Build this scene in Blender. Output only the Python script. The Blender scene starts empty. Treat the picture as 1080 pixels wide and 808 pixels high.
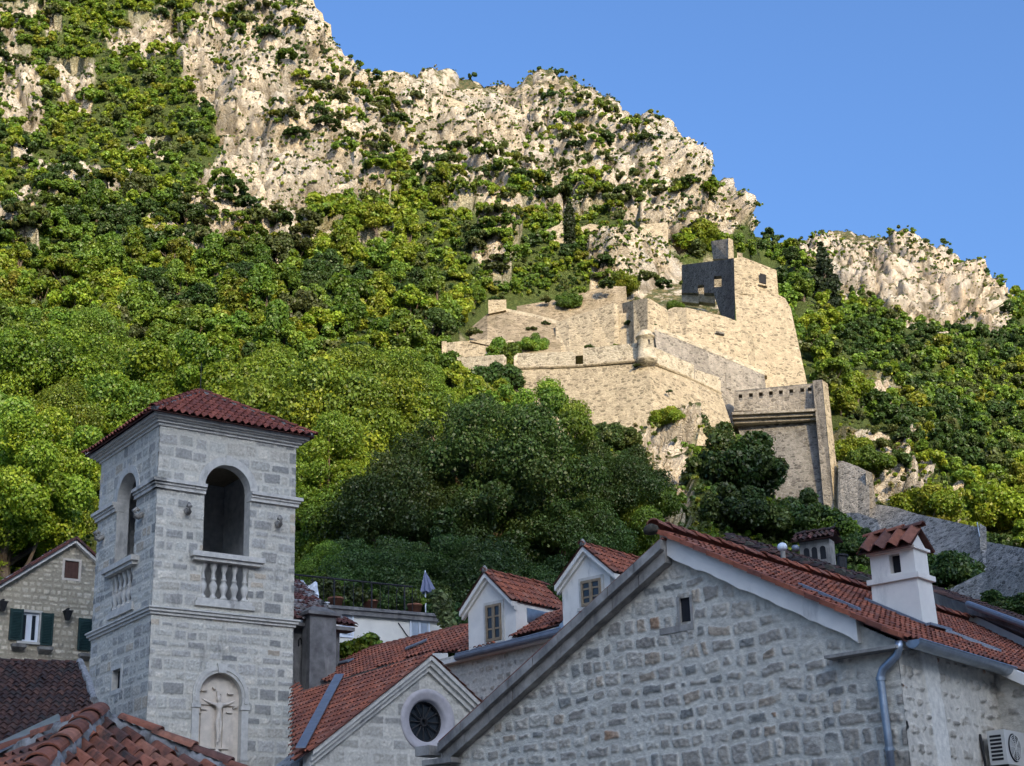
import bpy, math, random
import numpy as np
from mathutils import Vector
random.seed(7)
R = math.radians
scene = bpy.context.scene
COL = scene.collection
# ------------------------------------------------------------------ camera model (photo measured 1080 x 808)
FOC = 1700.0; PITCH = R(19.67); ROLL = R(1.82); EZ = 1.7
E0 = np.array([0.0, 0.0, EZ])
FW = np.array([0, math.cos(PITCH), math.sin(PITCH)]); UP = np.array([0, -math.sin(PITCH), math.cos(PITCH)]); RT = np.array([1.0, 0, 0])
CR, SR = math.cos(ROLL), math.sin(ROLL)
def ray(x, y):
    dx = x - 540; dy = 404 - y
    v = FW * FOC + RT * (CR * dx + SR * dy) + UP * (-SR * dx + CR * dy)
    return v / np.linalg.norm(v)
def pr(x, y, r):
    v = ray(x, y); return E0 + v * (r / math.hypot(v[0], v[1]))
def azel(x, y):
    v = ray(x, y); return math.degrees(math.atan2(v[0], v[1])), math.degrees(math.asin(v[2]))
def proj(p):
    q = np.array(p) - E0; Z = q @ FW; X = FOC * (q @ RT) / Z; Y = FOC * (q @ UP) / Z
    return 540 + CR * X - SR * Y, 404 - (SR * X + CR * Y)
def D(az):
    a = R(az); return np.array([math.sin(a), math.cos(a), 0.0])
ZV = np.array([0, 0, 1.0])
class Frame:
    """o origin, a direction of az, w outward horizontal normal, z up"""
    def __init__(s, o, az, flip=1):
        s.o = np.array(o, float); s.az = az; s.a = D(az); s.w = np.array([s.a[1], -s.a[0], 0]) * flip
        if (E0 - s.o) @ s.w < 0 and flip == 1: s.w = -s.w
    def __call__(s, u, w, z):
        p = s.o + s.a * u + s.w * w; return np.array([p[0], p[1], z])
    def hit(s, x, y, off=0.0):
        v = ray(x, y); t = ((s.o + s.w * off - E0) @ s.w) / (v @ s.w); p = E0 + v * t
        return float((p - s.o) @ s.a), float(p[2])
def hitplane(x, y, o, n):
    v = ray(x, y); return E0 + v * (((np.array(o) - E0) @ n) / (v @ n))
# ------------------------------------------------------------------ noise
def _hash(ix, iy, iz, seed):
    h = (ix.astype(np.int64) * 374761393 + iy.astype(np.int64) * 668265263 + iz.astype(np.int64) * 2147483647 + seed * 1274126177) & 0xffffffff
    h = ((h ^ (h >> 13)) * 1274126177) & 0xffffffff
    h = ((h ^ (h >> 16)) * 2246822519) & 0xffffffff
    return ((h ^ (h >> 15)) & 0xffff) / 65535.0
def vnoise(p, seed=0):
    p = np.asarray(p, float); f = np.floor(p); i = f.astype(np.int64); t = p - f; t = t * t * t * (t * (t * 6 - 15) + 10)
    r = 0
    for dx in (0, 1):
        wx = t[..., 0] if dx else 1 - t[..., 0]
        for dy in (0, 1):
            wy = t[..., 1] if dy else 1 - t[..., 1]
            for dz in (0, 1):
                wz = t[..., 2] if dz else 1 - t[..., 2]
                r = r + wx * wy * wz * _hash(i[..., 0] + dx, i[..., 1] + dy, i[..., 2] + dz, seed)
    return r * 2 - 1
def fbm(p, octv=4, seed=0, gain=.5, ridged=False):
    a = 1.0; s = 0; n = 0; p = np.asarray(p, float)
    for k in range(octv):
        v = vnoise(p * 2.03 ** k + 17.3 * k, seed + k)
        if ridged: v = 1 - 2 * np.abs(v)
        s = s + a * v; n += a; a *= gain
    return s / n
def sst(a, b, x):
    t = np.clip((x - a) / (b - a), 0, 1); return t * t * (3 - 2 * t)
# ------------------------------------------------------------------ mesh builder
class MB:
    def __init__(s): s.v = []; s.f = []; s.c = []; s.cc = (1, 1, 1)
    def add(s, verts, faces, col=None):
        n = len(s.v); s.v.extend([tuple(map(float, p)) for p in verts]); col = col or s.cc
        for f in faces: s.f.append(tuple(i + n for i in f)); s.c.append(col)
    def quad(s, a, b, c, d, col=None): s.add([a, b, c, d], [(0, 1, 2, 3)], col)
    def hexa(s, p, col=None):   # 4 bottom, 4 top
        s.add(p, [(3, 2, 1, 0), (4, 5, 6, 7), (0, 1, 5, 4), (1, 2, 6, 5), (2, 3, 7, 6), (3, 0, 4, 7)], col)
    def fbox(s, F, u0, u1, w0, w1, z0, z1, col=None):
        s.hexa([F(u0, w1, z0), F(u1, w1, z0), F(u1, w0, z0), F(u0, w0, z0), F(u0, w1, z1), F(u1, w1, z1), F(u1, w0, z1), F(u0, w0, z1)], col)
    def prism(s, poly, ext, col=None):
        n = len(poly); e = np.array(ext)
        s.add(list(poly) + [np.array(p) + e for p in poly], [tuple(range(n)), tuple(range(2 * n - 1, n - 1, -1))] + [(i, i + n, (i + 1) % n + n, (i + 1) % n) for i in range(n)], col)
    def tube(s, pts, rad, n=8, col=None, caps=True):
        pts = [np.array(p, float) for p in pts]; rr = rad if hasattr(rad, '__len__') else [rad] * len(pts)
        V = []; 
        t0 = pts[1] - pts[0]; up = ZV if abs(t0[2]) < .9 * np.linalg.norm(t0) else np.array([1.0, 0, 0])
        for i, p in enumerate(pts):
            t = pts[min(i + 1, len(pts) - 1)] - pts[max(i - 1, 0)]; t = t / (np.linalg.norm(t) + 1e-9)
            x = np.cross(t, up); x /= np.linalg.norm(x) + 1e-9; y = np.cross(x, t)
            for k in range(n):
                a = 2 * math.pi * k / n; V.append(p + rr[i] * (math.cos(a) * x + math.sin(a) * y))
        F = []
        for i in range(len(pts) - 1):
            for k in range(n): F.append((i * n + k, i * n + (k + 1) % n, (i + 1) * n + (k + 1) % n, (i + 1) * n + k))
        if caps: F += [tuple(range(n - 1, -1, -1)), tuple((len(pts) - 1) * n + k for k in range(n))]
        s.add(V, F, col)
    def lathe(s, c, prof, n=12, col=None, a0=0, a1=2 * math.pi):
        V = []; m = len(prof); full = abs(a1 - a0 - 2 * math.pi) < 1e-6; k2 = n if full else n + 1
        for k in range(k2):
            a = a0 + (a1 - a0) * k / n
            for r, z in prof: V.append((c[0] + r * math.cos(a), c[1] + r * math.sin(a), c[2] + z))
        F = []
        for k in range(n):
            kn = (k + 1) % k2
            for j in range(m - 1): F.append((k * m + j, kn * m + j, kn * m + j + 1, k * m + j + 1))
        s.add(V, F, col)
    def obj(s, name, mat, parent=None, smooth=False):
        return mesh_obj(name, np.array(s.v), s.f, np.array(s.c), mat, parent, smooth, 'FACE')
def mesh_obj(name, v, f, col, mat, parent=None, smooth=False, dom='POINT', extra=None, origin=None):
    v = np.asarray(v, float)
    off = np.array(parent_world(parent)) if parent is not None else (np.array(origin) if origin is not None else np.array([(v[:, 0].min() + v[:, 0].max()) / 2, (v[:, 1].min() + v[:, 1].max()) / 2, v[:, 2].min()]))
    me = bpy.data.meshes.new(name); v = v - off
    if isinstance(f, np.ndarray):
        nf, k = f.shape
        me.vertices.add(len(v)); me.vertices.foreach_set('co', v.astype(np.float32).ravel())
        me.loops.add(nf * k); me.loops.foreach_set('vertex_index', f.astype(np.int32).ravel())
        me.polygons.add(nf); me.polygons.foreach_set('loop_start', np.arange(0, nf * k, k, dtype=np.int32))
        me.update(calc_edges=True)
    else:
        me.from_pydata(v.tolist(), [], f)
    if col is not None and len(col):
        at = me.color_attributes.new('Col', 'FLOAT_COLOR', 'POINT' if dom == 'POINT' else 'CORNER')
        c4 = np.ones((len(col), 4), np.float32); c4[:, :3] = col
        if dom == 'FACE':
            tot = np.zeros(len(me.polygons), np.int32); me.polygons.foreach_get('loop_total', tot); c4 = np.repeat(c4, tot, axis=0)
        at.data.foreach_set('color', c4.ravel())
    if extra:
        for k, a in extra.items():
            t = me.attributes.new(k, 'FLOAT', 'POINT'); t.data.foreach_set('value', np.asarray(a, np.float32))
    if smooth: me.polygons.foreach_set('use_smooth', np.ones(len(me.polygons), bool))
    me.materials.append(mat)
    o = bpy.data.objects.new(name, me); COL.objects.link(o)
    if parent is not None: o.parent = parent
    else: o.location = off
    return o
def parent_world(o):
    p = np.zeros(3)
    while o is not None: p = p + np.array(o.location); o = o.parent
    return p
def tag(o, label=None, cat=None, group=None, kind=None):
    if label: o['label'] = label
    if cat: o['category'] = cat
    if group: o['group'] = group
    if kind: o['kind'] = kind
    return o
def thing(name, loc, label, cat, group=None):
    o = bpy.data.objects.new(name, None); o.empty_display_size = .3; COL.objects.link(o); o.location = tuple(map(float, loc)); return tag(o, label, cat, group, 'thing')
def grid_faces(nu, nv, keep=None):
    i = np.arange(nu * nv).reshape(nu, nv)
    f = np.stack([i[:-1, :-1], i[1:, :-1], i[1:, 1:], i[:-1, 1:]], -1).reshape(-1, 4)
    return f if keep is None else f[keep.reshape(-1)]
def compact(v, f, *arrs):
    used = np.unique(f); m = np.full(len(v), -1, np.int64); m[used] = np.arange(len(used)); return (v[used], m[f]) + tuple(a[used] for a in arrs)
# ------------------------------------------------------------------ materials
def mat(name, rough=.8, spec=.3):
    m = bpy.data.materials.new(name); m.use_nodes = True; nt = m.node_tree; b = nt.nodes['Principled BSDF']
    b.inputs['Roughness'].default_value = rough; b.inputs['Specular IOR Level'].default_value = spec
    return m, nt, b
def N(nt, t, **kw):
    n = nt.nodes.new(t)
    for k, v in kw.items():
        if k in n.inputs: n.inputs[k].default_value = v
        else: setattr(n, k, v)
    return n
def ramp(nt, src, stops):
    r = N(nt, 'ShaderNodeValToRGB'); e = r.color_ramp.elements
    while len(e) < len(stops): e.new(.5)
    for k, (p, c) in enumerate(stops):
        e[k].position = p; e[k].color = (c if hasattr(c, '__len__') else (c, c, c)) + ((1,) if not hasattr(c, '__len__') or len(c) == 3 else ())
    nt.links.new(src, r.inputs[0]); return r.outputs[0]
def mixc(nt, a, b, f, mode='MIX'):
    m = N(nt, 'ShaderNodeMix', data_type='RGBA', blend_type=mode)
    for i, s in ((6, a), (7, b), (0, f)):
        if hasattr(s, 'is_output'): nt.links.new(s, m.inputs[i])
        else: m.inputs[i].default_value = s if i == 0 else tuple(s) + (1,) if len(s) == 3 else s
    return m.outputs[2]
def coords(nt, scale=(1, 1, 1)):
    g = N(nt, 'ShaderNodeNewGeometry'); mp = N(nt, 'ShaderNodeMapping'); mp.inputs['Scale'].default_value = scale
    nt.links.new(g.outputs['Position'], mp.inputs[0]); return mp.outputs[0]
def noise(nt, co, scale, det=6, rough=.6, out=0):
    n = N(nt, 'ShaderNodeTexNoise', Scale=scale, Detail=det, Roughness=rough); nt.links.new(co, n.inputs['Vector']); return n.outputs[out]
def bump(nt, b, h, strength=.4, dist=.02):
    n = N(nt, 'ShaderNodeBump', Strength=strength, Distance=dist); nt.links.new(h, n.inputs['Height']); nt.links.new(n.outputs[0], b.inputs['Normal'])
def attr(nt, name='Col', out='Color'):
    a = N(nt, 'ShaderNodeAttribute', attribute_name=name); return a.outputs[out]
def attr_mat(name, rough=.85, mscale=8, lo=.75, hi=1.2, stain=None, bs=.4, bd=.01, spec=.25):
    """own colour from the mesh, weathered by world-fixed noise"""
    m, nt, b = mat(name, rough, spec); co = coords(nt)
    k = ramp(nt, noise(nt, co, mscale), [(.25, lo), (.75, hi)]); c = mixc(nt, attr(nt), k, 1.0, 'MULTIPLY')
    if stain:
        sc, col, p0, p1 = stain; c = mixc(nt, c, col, ramp(nt, noise(nt, coords(nt, (1, 1, .35)), sc, 7, .65), [(p0, 0.), (p1, 1.)]))
    nt.links.new(c, b.inputs['Base Color']); bump(nt, b, noise(nt, co, mscale * 4), bs, bd); return m
def plain(name, col, rough=.8, var=.25, sc=3, metal=0, spec=.3, bs=.2, stain=None):
    m, nt, b = mat(name, rough, spec); b.inputs['Metallic'].default_value = metal; co = coords(nt)
    c = mixc(nt, tuple(x * (1 - var) for x in col), tuple(min(1, x * (1 + var * .6)) for x in col), ramp(nt, noise(nt, co, sc), [(.3, 0.), (.7, 1.)]))
    if stain:
        s2, scol, p0, p1 = stain; c = mixc(nt, c, scol, ramp(nt, noise(nt, coords(nt, (1, 1, .3)), s2, 7, .7), [(p0, 0.), (p1, 1.)]))
    nt.links.new(c, b.inputs['Base Color']); bump(nt, b, noise(nt, co, sc * 12), bs, .01); return m
M = {}
M['stone'] = attr_mat('stone_masonry', .9, 14, .78, 1.18, (1.1, (.13, .125, .115), .60, .80), .5, .012)
M['rubble'] = attr_mat('rubble_masonry', .92, 10, .72, 1.2, (.8, (.16, .15, .14), .62, .85), .7, .02)
M['tile'] = attr_mat('clay_tile', .8, 9, .7, 1.25, (2.2, (.08, .06, .05), .60, .78), .3, .006)
M['oldtile'] = attr_mat('old_clay_tile', .85, 9, .55, 1.25, (2.0, (.045, .04, .036), .5, .66), .4, .008)
M['plaster'] = plain('white_plaster', (.76, .71, .62), .9, .1, 2, stain=(1.3, (.27, .25, .22), .58, .82))
M['cream'] = plain('cream_plaster', (.74, .69, .59), .9, .1, 1.5, stain=(.9, (.36, .33, .27), .62, .85))
M['coping'] = plain('weathered_coping', (.34, .31, .265), .92, .35, 4, stain=(1.6, (.09, .085, .08), .45, .7), bs=.5)
M['trim'] = plain('pale_stone_trim', (.57, .53, .455), .88, .2, 5, stain=(1.4, (.13, .12, .11), .55, .78), bs=.4)
M['relief'] = plain('carved_pale_stone', (.66, .565, .45), .88, .15, 4, stain=(1.2, (.33, .24, .17), .6, .85), bs=.4)
M['darkstain'] = plain('blackened_render', (.17, .16, .15), .95, .4, 3, stain=(1.2, (.36, .33, .29), .5, .75), bs=.5)
M['dark'] = plain('dark_interior', (.02, .02, .022), .9, .2)
M['metal'] = plain('galvanised_metal', (.32, .36, .40), .38, .2, 6, .85, bs=.05)
M['iron'] = plain('dark_iron', (.035, .033, .032), .6, .3, 5, .4)
M['flash'] = plain('lead_flashing', (.22, .24, .27), .5, .2, 4, .5)
M['wood'] = plain('weathered_window_wood', (.28, .21, .13), .7, .3, 8)
M['brown'] = plain('brown_shutter_paint', (.10, .045, .03), .7, .2, 8)
M['green'] = plain('dark_green_shutter_paint', (.018, .045, .04), .55, .25, 8)
M['white'] = plain('white_paint', (.74, .76, .78), .5, .06, 3)
M['shutterblue'] = plain('pale_shutter_paint', (.52, .57, .62), .6, .1, 3)
M['mortar'] = plain('grey_mortar', (.30, .29, .275), .95, .35, 9, stain=(2.5, (.05, .05, .045), .5, .68), bs=.8)
M['moss'] = plain('mossy_edge', (.075, .065, .045), .95, .5, 6, bs=.8)
M['terracotta'] = plain('terracotta_pot', (.28, .12, .07), .8, .2, 5)
M['umbrella'] = plain('grey_violet_canvas', (.20, .215, .30), .8, .15, 3)
M['plastic'] = plain('beige_plastic', (.52, .50, .45), .5, .08, 4)
mg, nt, b = mat('window_glass', .08, .6); b.inputs['Base Color'].default_value = (.02, .025, .03, 1); M['glass'] = mg
# fort masonry: small irregular blocks, vertical weather streaks
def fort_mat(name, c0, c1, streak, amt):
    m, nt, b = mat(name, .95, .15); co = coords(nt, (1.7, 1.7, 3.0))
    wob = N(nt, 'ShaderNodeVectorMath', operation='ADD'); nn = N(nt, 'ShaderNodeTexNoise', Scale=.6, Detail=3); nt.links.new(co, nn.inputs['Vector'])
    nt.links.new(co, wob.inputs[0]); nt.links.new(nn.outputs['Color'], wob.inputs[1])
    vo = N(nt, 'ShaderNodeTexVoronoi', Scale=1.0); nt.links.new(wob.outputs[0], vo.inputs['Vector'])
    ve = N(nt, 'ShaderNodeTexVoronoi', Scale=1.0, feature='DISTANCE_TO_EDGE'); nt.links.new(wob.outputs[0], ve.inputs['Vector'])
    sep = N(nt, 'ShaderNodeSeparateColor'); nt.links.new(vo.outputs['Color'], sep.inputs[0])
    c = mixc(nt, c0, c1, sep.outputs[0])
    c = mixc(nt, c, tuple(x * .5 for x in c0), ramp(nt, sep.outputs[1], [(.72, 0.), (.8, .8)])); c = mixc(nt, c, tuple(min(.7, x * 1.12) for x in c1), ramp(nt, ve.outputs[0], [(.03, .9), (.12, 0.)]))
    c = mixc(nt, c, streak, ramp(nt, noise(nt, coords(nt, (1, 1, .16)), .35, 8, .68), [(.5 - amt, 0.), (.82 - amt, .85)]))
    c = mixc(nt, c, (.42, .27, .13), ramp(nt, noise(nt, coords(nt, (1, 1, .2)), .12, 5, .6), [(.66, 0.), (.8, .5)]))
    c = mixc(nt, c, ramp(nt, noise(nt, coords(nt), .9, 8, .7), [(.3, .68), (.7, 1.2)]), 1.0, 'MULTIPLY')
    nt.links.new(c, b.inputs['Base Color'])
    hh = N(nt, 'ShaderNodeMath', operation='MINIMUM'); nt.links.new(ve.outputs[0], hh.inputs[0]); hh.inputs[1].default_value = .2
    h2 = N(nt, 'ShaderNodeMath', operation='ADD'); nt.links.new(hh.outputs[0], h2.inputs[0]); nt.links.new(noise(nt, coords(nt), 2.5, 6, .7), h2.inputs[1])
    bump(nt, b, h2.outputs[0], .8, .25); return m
M['fort'] = fort_mat('fort_limestone', (.33, .275, .185), (.46, .385, .265), (.22, .18, .125), -.06)
M['fortrubble'] = fort_mat('fort_tumbled_rubble', (.24, .19, .125), (.36, .295, .20), (.15, .12, .07), .06)
M['fortpale'] = fort_mat('fort_pale_dressed_stone', (.48, .415, .305), (.54, .475, .355), (.35, .29, .205), -.10)
M['fortgrey'] = fort_mat('fort_grey_and_shaded_masonry', (.26, .235, .20), (.36, .325, .27), (.12, .11, .10), .06)
M['fortdark'] = fort_mat('fort_dark_and_shaded_masonry', (.15, .14, .13), (.22, .21, .19), (.08, .075, .07), .08)
M['rubblewall'] = fort_mat('rubble_city_wall', (.17, .165, .155), (.34, .32, .29), (.10, .10, .09), .02)
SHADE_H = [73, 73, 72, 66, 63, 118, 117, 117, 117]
# ------------------------------------------------------------------ terrain
def inpoly(x, y, poly):
    x = np.asarray(x); y = np.asarray(y); r = np.zeros(x.shape, bool); n = len(poly)
    for i in range(n):
        x0, y0 = poly[i]; x1, y1 = poly[(i + 1) % n]
        c = ((y0 > y) != (y1 > y)) & (x < (x1 - x0) * (y - y0) / (y1 - y0 + 1e-12) + x0); r ^= c
    return r
def blur(a, n, ax):
    for _ in range(2):
        k = np.ones(2 * n + 1) / (2 * n + 1); p = [(0, 0)] * a.ndim; p[ax] = (n, n)
        a = np.apply_along_axis(lambda q: np.convolve(q, k, 'valid'), ax, np.pad(a, p, mode='edge'))
    return a
def worley(p, seed):
    i = np.floor(p).astype(np.int64); f1 = np.full(len(p), 9.0); f2 = f1.copy(); idc = np.zeros(len(p))
    for dx in (-1, 0, 1):
        for dy in (-1, 0, 1):
            for dz in (-1, 0, 1):
                a, b, c = i[:, 0] + dx, i[:, 1] + dy, i[:, 2] + dz; h = _hash(a, b, c, seed)
                dd = np.sqrt((a + h - p[:, 0]) ** 2 + (b + _hash(a, b, c, seed + 1) - p[:, 1]) ** 2 + (c + _hash(a, b, c, seed + 2) - p[:, 2]) ** 2)
                n = dd < f1; f2 = np.where(n, f1, np.minimum(f2, dd)); idc = np.where(n, h, idc); f1 = np.where(n, dd, f1)
    return f1, f2, idc
class Sheet:
    def __init__(s, base_r, base_z, curves, az, rows, back, slope_back, seed, amps):
        K = len(curves); na = len(az); Rn = np.zeros((K + 1, na)); Zn = np.zeros((K + 1, na)); EL = np.zeros((K + 1, na))
        Rn[0] = base_r; Zn[0] = base_z; EL[0] = np.degrees(np.arctan2(base_z - EZ, base_r))
        for k, c in enumerate(curves):
            A = np.array([azel(x, y) + (r,) for x, y, r in c]); A = A[np.argsort(A[:, 0])]
            EL[k + 1] = np.interp(az, A[:, 0], A[:, 1]); Rn[k + 1] = np.interp(az, A[:, 0], A[:, 2])
        for k in range(1, K):
            Rn[k] = np.minimum(Rn[k], Rn[K] - (K - k) * 3.5); EL[k] = np.minimum(EL[k], EL[K] - (K - k) * .14)
        Zn = EZ + Rn * np.tan(np.radians(EL)); Zn[0] = base_z
        t = np.linspace(0, K, rows); i = np.minimum(t.astype(int), K - 1); fr = (t - i)[:, None]
        r = Rn[i] * (1 - fr) + Rn[i + 1] * fr; z = Zn[i] * (1 - fr) + Zn[i + 1] * fr
        nb = max(6, rows // (K * 3))
        r[:-3] = blur(r, nb, 0)[:-3]; z[:-3] = blur(z, nb, 0)[:-3]; r = blur(r, 2, 1); z = blur(z, 2, 1)
        rb = r[-1] + np.linspace(0, back, 24)[1:, None] ** 1.0; zb = z[-1] - slope_back * (rb - r[-1]) * np.clip((rb - r[-1]) / 25, 0, 1)
        r = np.vstack([r, rb]); z = np.maximum(np.vstack([z, zb]), -1.0)
        s.az = az; a = np.radians(az)[None, :]
        P = np.stack([r * np.sin(a), r * np.cos(a), z], -1); s.P0 = P
        # crag displacement along the outward normal of the smooth sheet
        du = np.gradient(P, axis=1); dv = np.gradient(P, axis=0); n = np.cross(du, dv); n /= np.linalg.norm(n, axis=-1, keepdims=True) + 1e-9
        n[n[..., 2] < 0] *= -1
        px, py = s.pix(P); s.rock = s.rockmask(px, py, P, seed)
        fz = np.zeros(px.shape)
        for pl in KEEP_CLEAR: fz = np.maximum(fz, inpoly(px, py, pl))
        fz = blur(blur(fz, 5, 0), 5, 1); wgt = .3 + .7 * blur(blur(s.rock, 3, 0), 3, 1)
        q = P * np.array([1, 1, .8])
        w1 = P + 6 * np.stack([fbm(P / 17, 2, seed + 3), fbm(P / 17 + 9, 2, seed + 4), fbm(P / 17 + 5, 2, seed + 5)], -1)
        d = amps[0] * fbm(P / 45, 3, seed + 7) + wgt * (amps[1] * (fbm(w1 / 16, 4, seed + 11, .55, True) - .18) + amps[2] * (fbm(w1 * np.array([1, 1, 1.6]) / 4.2, 5, seed + 21, .6, True) - .18))
        cut = sst(0, 12, r - base_r)
        d = d * cut
        # fractured blocks: distance between the two nearest cells opens cracks and steps
        rm = s.rock > .5
        blk = np.zeros(d.shape); wp = (P + 3.5 * np.stack([fbm(P / 9, 3, seed + 61), fbm(P / 9 + 7, 3, seed + 62), fbm(P / 9 + 3, 3, seed + 63)], -1))[rm]
        acc = 0; crk = np.zeros(len(wp)); s.crack = np.zeros(d.shape)
        for sc_, am in ((32.0, amps[4] * 1.5), (14.0, amps[4]), (5.5, amps[4] * .45)):
            f1, f2, idc = worley(wp * np.array([1, 1, .75]) / sc_, seed + int(sc_))
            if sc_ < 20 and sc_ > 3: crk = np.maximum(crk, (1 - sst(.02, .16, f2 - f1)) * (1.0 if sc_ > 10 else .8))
            acc = acc + am * (np.minimum(f2 - f1, .22) / .22 - .75 + 1.1 * (idc - .5))
        blk[rm] = acc; s.crack[rm] = crk; tt = np.concatenate([t / K, np.ones(len(P) - len(t))])[:, None]; d = (d + blk * cut) * (1 - .68 * sst(.90, .985, tt))
        # stratified ledges
        lay = (P[..., 2] * .9 + P[..., 0] * .25 + 3 * fbm(P / 20, 2, seed + 31)) / 3.4; fl = lay - np.floor(lay)
        d += wgt * s.rock * amps[3] * (sst(.0, .75, fl) - sst(.75, 1., fl) - .3)
        d = d * (1 - .93 * fz) - 4.5 * fz
        s.P = P + n * d[..., None]; s.cav = d
        rr = np.hypot(s.P[..., 0], s.P[..., 1]); s.el = np.degrees(np.arctan2(s.P[..., 2] - EZ, rr)); s.elm = np.maximum.accumulate(s.el, axis=0)
    def pix(s, P):
        q = P - E0; Z = q @ FW; X = FOC * (q @ RT) / Z; Y = FOC * (q @ UP) / Z
        return 540 + CR * X - SR * Y, 404 - (SR * X + CR * Y)
    def cast(s, x, y):
        a, e = azel(x, y); j = int(np.clip(np.searchsorted(s.az, a), 0, len(s.az) - 1)); k = int(np.searchsorted(s.elm[:, j], e))
        return None if k >= s.el.shape[0] else s.P[k, j].copy()
KEEP_CLEAR = [[(455, 350), (510, 300), (660, 290), (720, 262), (830, 262), (865, 395), (895, 480), (1095, 560), (1095, 650), (870, 565), (770, 470), (690, 455), (600, 455), (455, 400)]]
ROCK_MAIN = [[(-5, 22), (25, 55), (45, 95), (40, 140), (-5, 115)], [(118, 55), (135, 12), (185, 15), (192, 55), (155, 75)],
 [(195, 52), (250, 8), (325, -20), (350, 40), (380, 75), (415, 95), (402, 135), (425, 195), (410, 222), (330, 222), (300, 255), (215, 268), (188, 220), (236, 150), (198, 100)],
 [(400, 60), (570, 50), (700, 105), (800, 240), (760, 252), (700, 258), (640, 228), (590, 222), (510, 226), (460, 222), (430, 160), (400, 110)],
 [(-5, 232), (50, 240), (48, 275), (-5, 276)], [(18, 145), (68, 155), (62, 195), (18, 185)], [(660, 436), (725, 448), (735, 560), (690, 560), (672, 490)],
 [(865, 428), (930, 462), (995, 488), (965, 528), (880, 475)], [(985, 512), (1090, 540), (1090, 590), (1030, 560)],
 [(620, 275), (760, 265), (760, 320), (620, 310)], [(500, 250), (540, 250), (540, 290), (500, 290)], [(485, 335), (660, 320), (700, 380), (485, 385)], [(55,60),(100,70),(95,110),(60,105)], [(130,120),(175,130),(170,160),(130,150)], [(60,215),(120,225),(110,260),(60,250)]]
ROCK_HILL = [[(845, 225), (1000, 235), (1062, 290), (1066, 350), (1010, 352), (960, 340), (925, 318), (880, 305), (846, 280)], [(905, 395), (950, 410), (960, 440), (915, 430)]]
def make_mask(polys, wob):
    def fn(px, py, P, seed):
        nx = px + wob * fbm(P / 14, 4, seed + 71, .6); ny = py + wob * fbm(P / 14 + 31, 4, seed + 72, .6); m = np.zeros(px.shape)
        for p in polys: m = np.maximum(m, inpoly(nx, ny, p))
        if seed == 3: m = np.maximum(m, (fbm(P * np.array([1, 1, .6]) / 24, 4, 91, .6) > .20 - .22 * sst(150, 0, py)) & (py < 290 - 25 * sst(250, 420, px)) & (px < 470))
        return m
    return fn
def azs(a0, a1, fine, f0, f1, coarse): return np.unique(np.round(np.concatenate([np.arange(a0, f0, coarse), np.arange(f0, f1, fine), np.arange(f1, a1 + .01, coarse)]), 4))
C = [
 [(-600, 690, 90), (300, 690, 90), (600, 680, 92), (760, 640, 104), (900, 640, 122), (1080, 650, 130), (1600, 700, 130)],
 [(-600, 600, 118), (300, 600, 115), (500, 600, 113), (650, 590, 125), (720, 575, 140), (820, 575, 160), (900, 575, 168), (1000, 590, 160), (1080, 600, 156), (1600, 660, 150)],
 [(-600, 480, 165), (300, 480, 165), (500, 470, 168), (640, 440, 194), (690, 448, 199), (770, 455, 208), (800, 475, 208), (885, 535, 212), (920, 538, 202), (1000, 548, 188), (1080, 578, 178), (1600, 650, 170)],
 [(-600, 330, 240), (300, 330, 240), (470, 370, 218), (540, 362, 224), (620, 350, 238), (700, 330, 246), (780, 320, 258), (840, 390, 256), (880, 440, 252), (930, 480, 232), (985, 500, 215), (1040, 545, 200), (1080, 572, 192), (1600, 650, 180)],
 [(-600, 200, 310), (0, 220, 300), (200, 215, 298), (350, 230, 300), (500, 250, 300), (600, 265, 292), (700, 265, 290), (760, 262, 290), (800, 275, 300), (840, 330, 290), (900, 420, 280), (1600, 640, 200)],
 [(-600, 50, 380), (0, 100, 362), (200, 90, 346), (300, 100, 338), (370, 115, 345), (400, 130, 362), (450, 140, 368), (600, 150, 362), (700, 180, 356), (780, 240, 350), (840, 300, 320), (1600, 640, 210)],
 [(-600, -260, 480), (0, -130, 430), (200, -75, 415), (318, -8, 398), (340, 28, 394), (352, 48, 390), (376, 76, 388), (400, 86, 404), (430, 76, 412), (470, 72, 416), (500, 84, 420), (545, 88, 420), (575, 76, 420), (620, 96, 415), (690, 136, 400), (740, 180, 390), (785, 232, 372), (805, 256, 360), (845, 300, 330), (875, 355, 312), (905, 420, 292), (935, 475, 270), (990, 498, 250), (1035, 546, 232), (1080, 577, 218), (1600, 700, 200)]]
Sheet.rockmask = staticmethod(make_mask(ROCK_MAIN, 16))
MAIN = Sheet(84, 3.0, C, azs(-36, 36, .055, -20.5, 20.5, .3), 560, 260, .55, 3, (6.0, 4.2, .8, .9, 3.9))
H = [[(300, 480, 330), (860, 480, 330), (960, 520, 310), (1080, 560, 290), (1700, 640, 270)],
 [(300, 380, 420), (850, 380, 410), (960, 400, 405), (1080, 430, 395), (1700, 500, 380)],
 [(300, 330, 520), (850, 312, 500), (930, 345, 500), (1000, 352, 505), (1050, 352, 505), (1080, 360, 500), (1700, 440, 480)],
 [(300, 300, 560), (850, 275, 560), (930, 305, 518), (990, 285, 522), (1045, 300, 524), (1080, 335, 540), (1700, 410, 520)],
 [(300, 330, 610), (760, 246, 605), (800, 247, 602), (830, 256, 600), (855, 252, 600), (885, 246, 600), (950, 254, 600), (1000, 267, 600), (1030, 287, 592), (1058, 309, 590), (1080, 316, 600), (1700, 400, 600)]]
Sheet.rockmask = staticmethod(make_mask(ROCK_HILL, 12))
HILL = Sheet(262, 8.0, H, azs(2, 40, .07, 7.5, 20.5, .4), 230, 320, .5, 41, (6.0, 5.0, 1.8, 1.0, 3.4))
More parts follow.
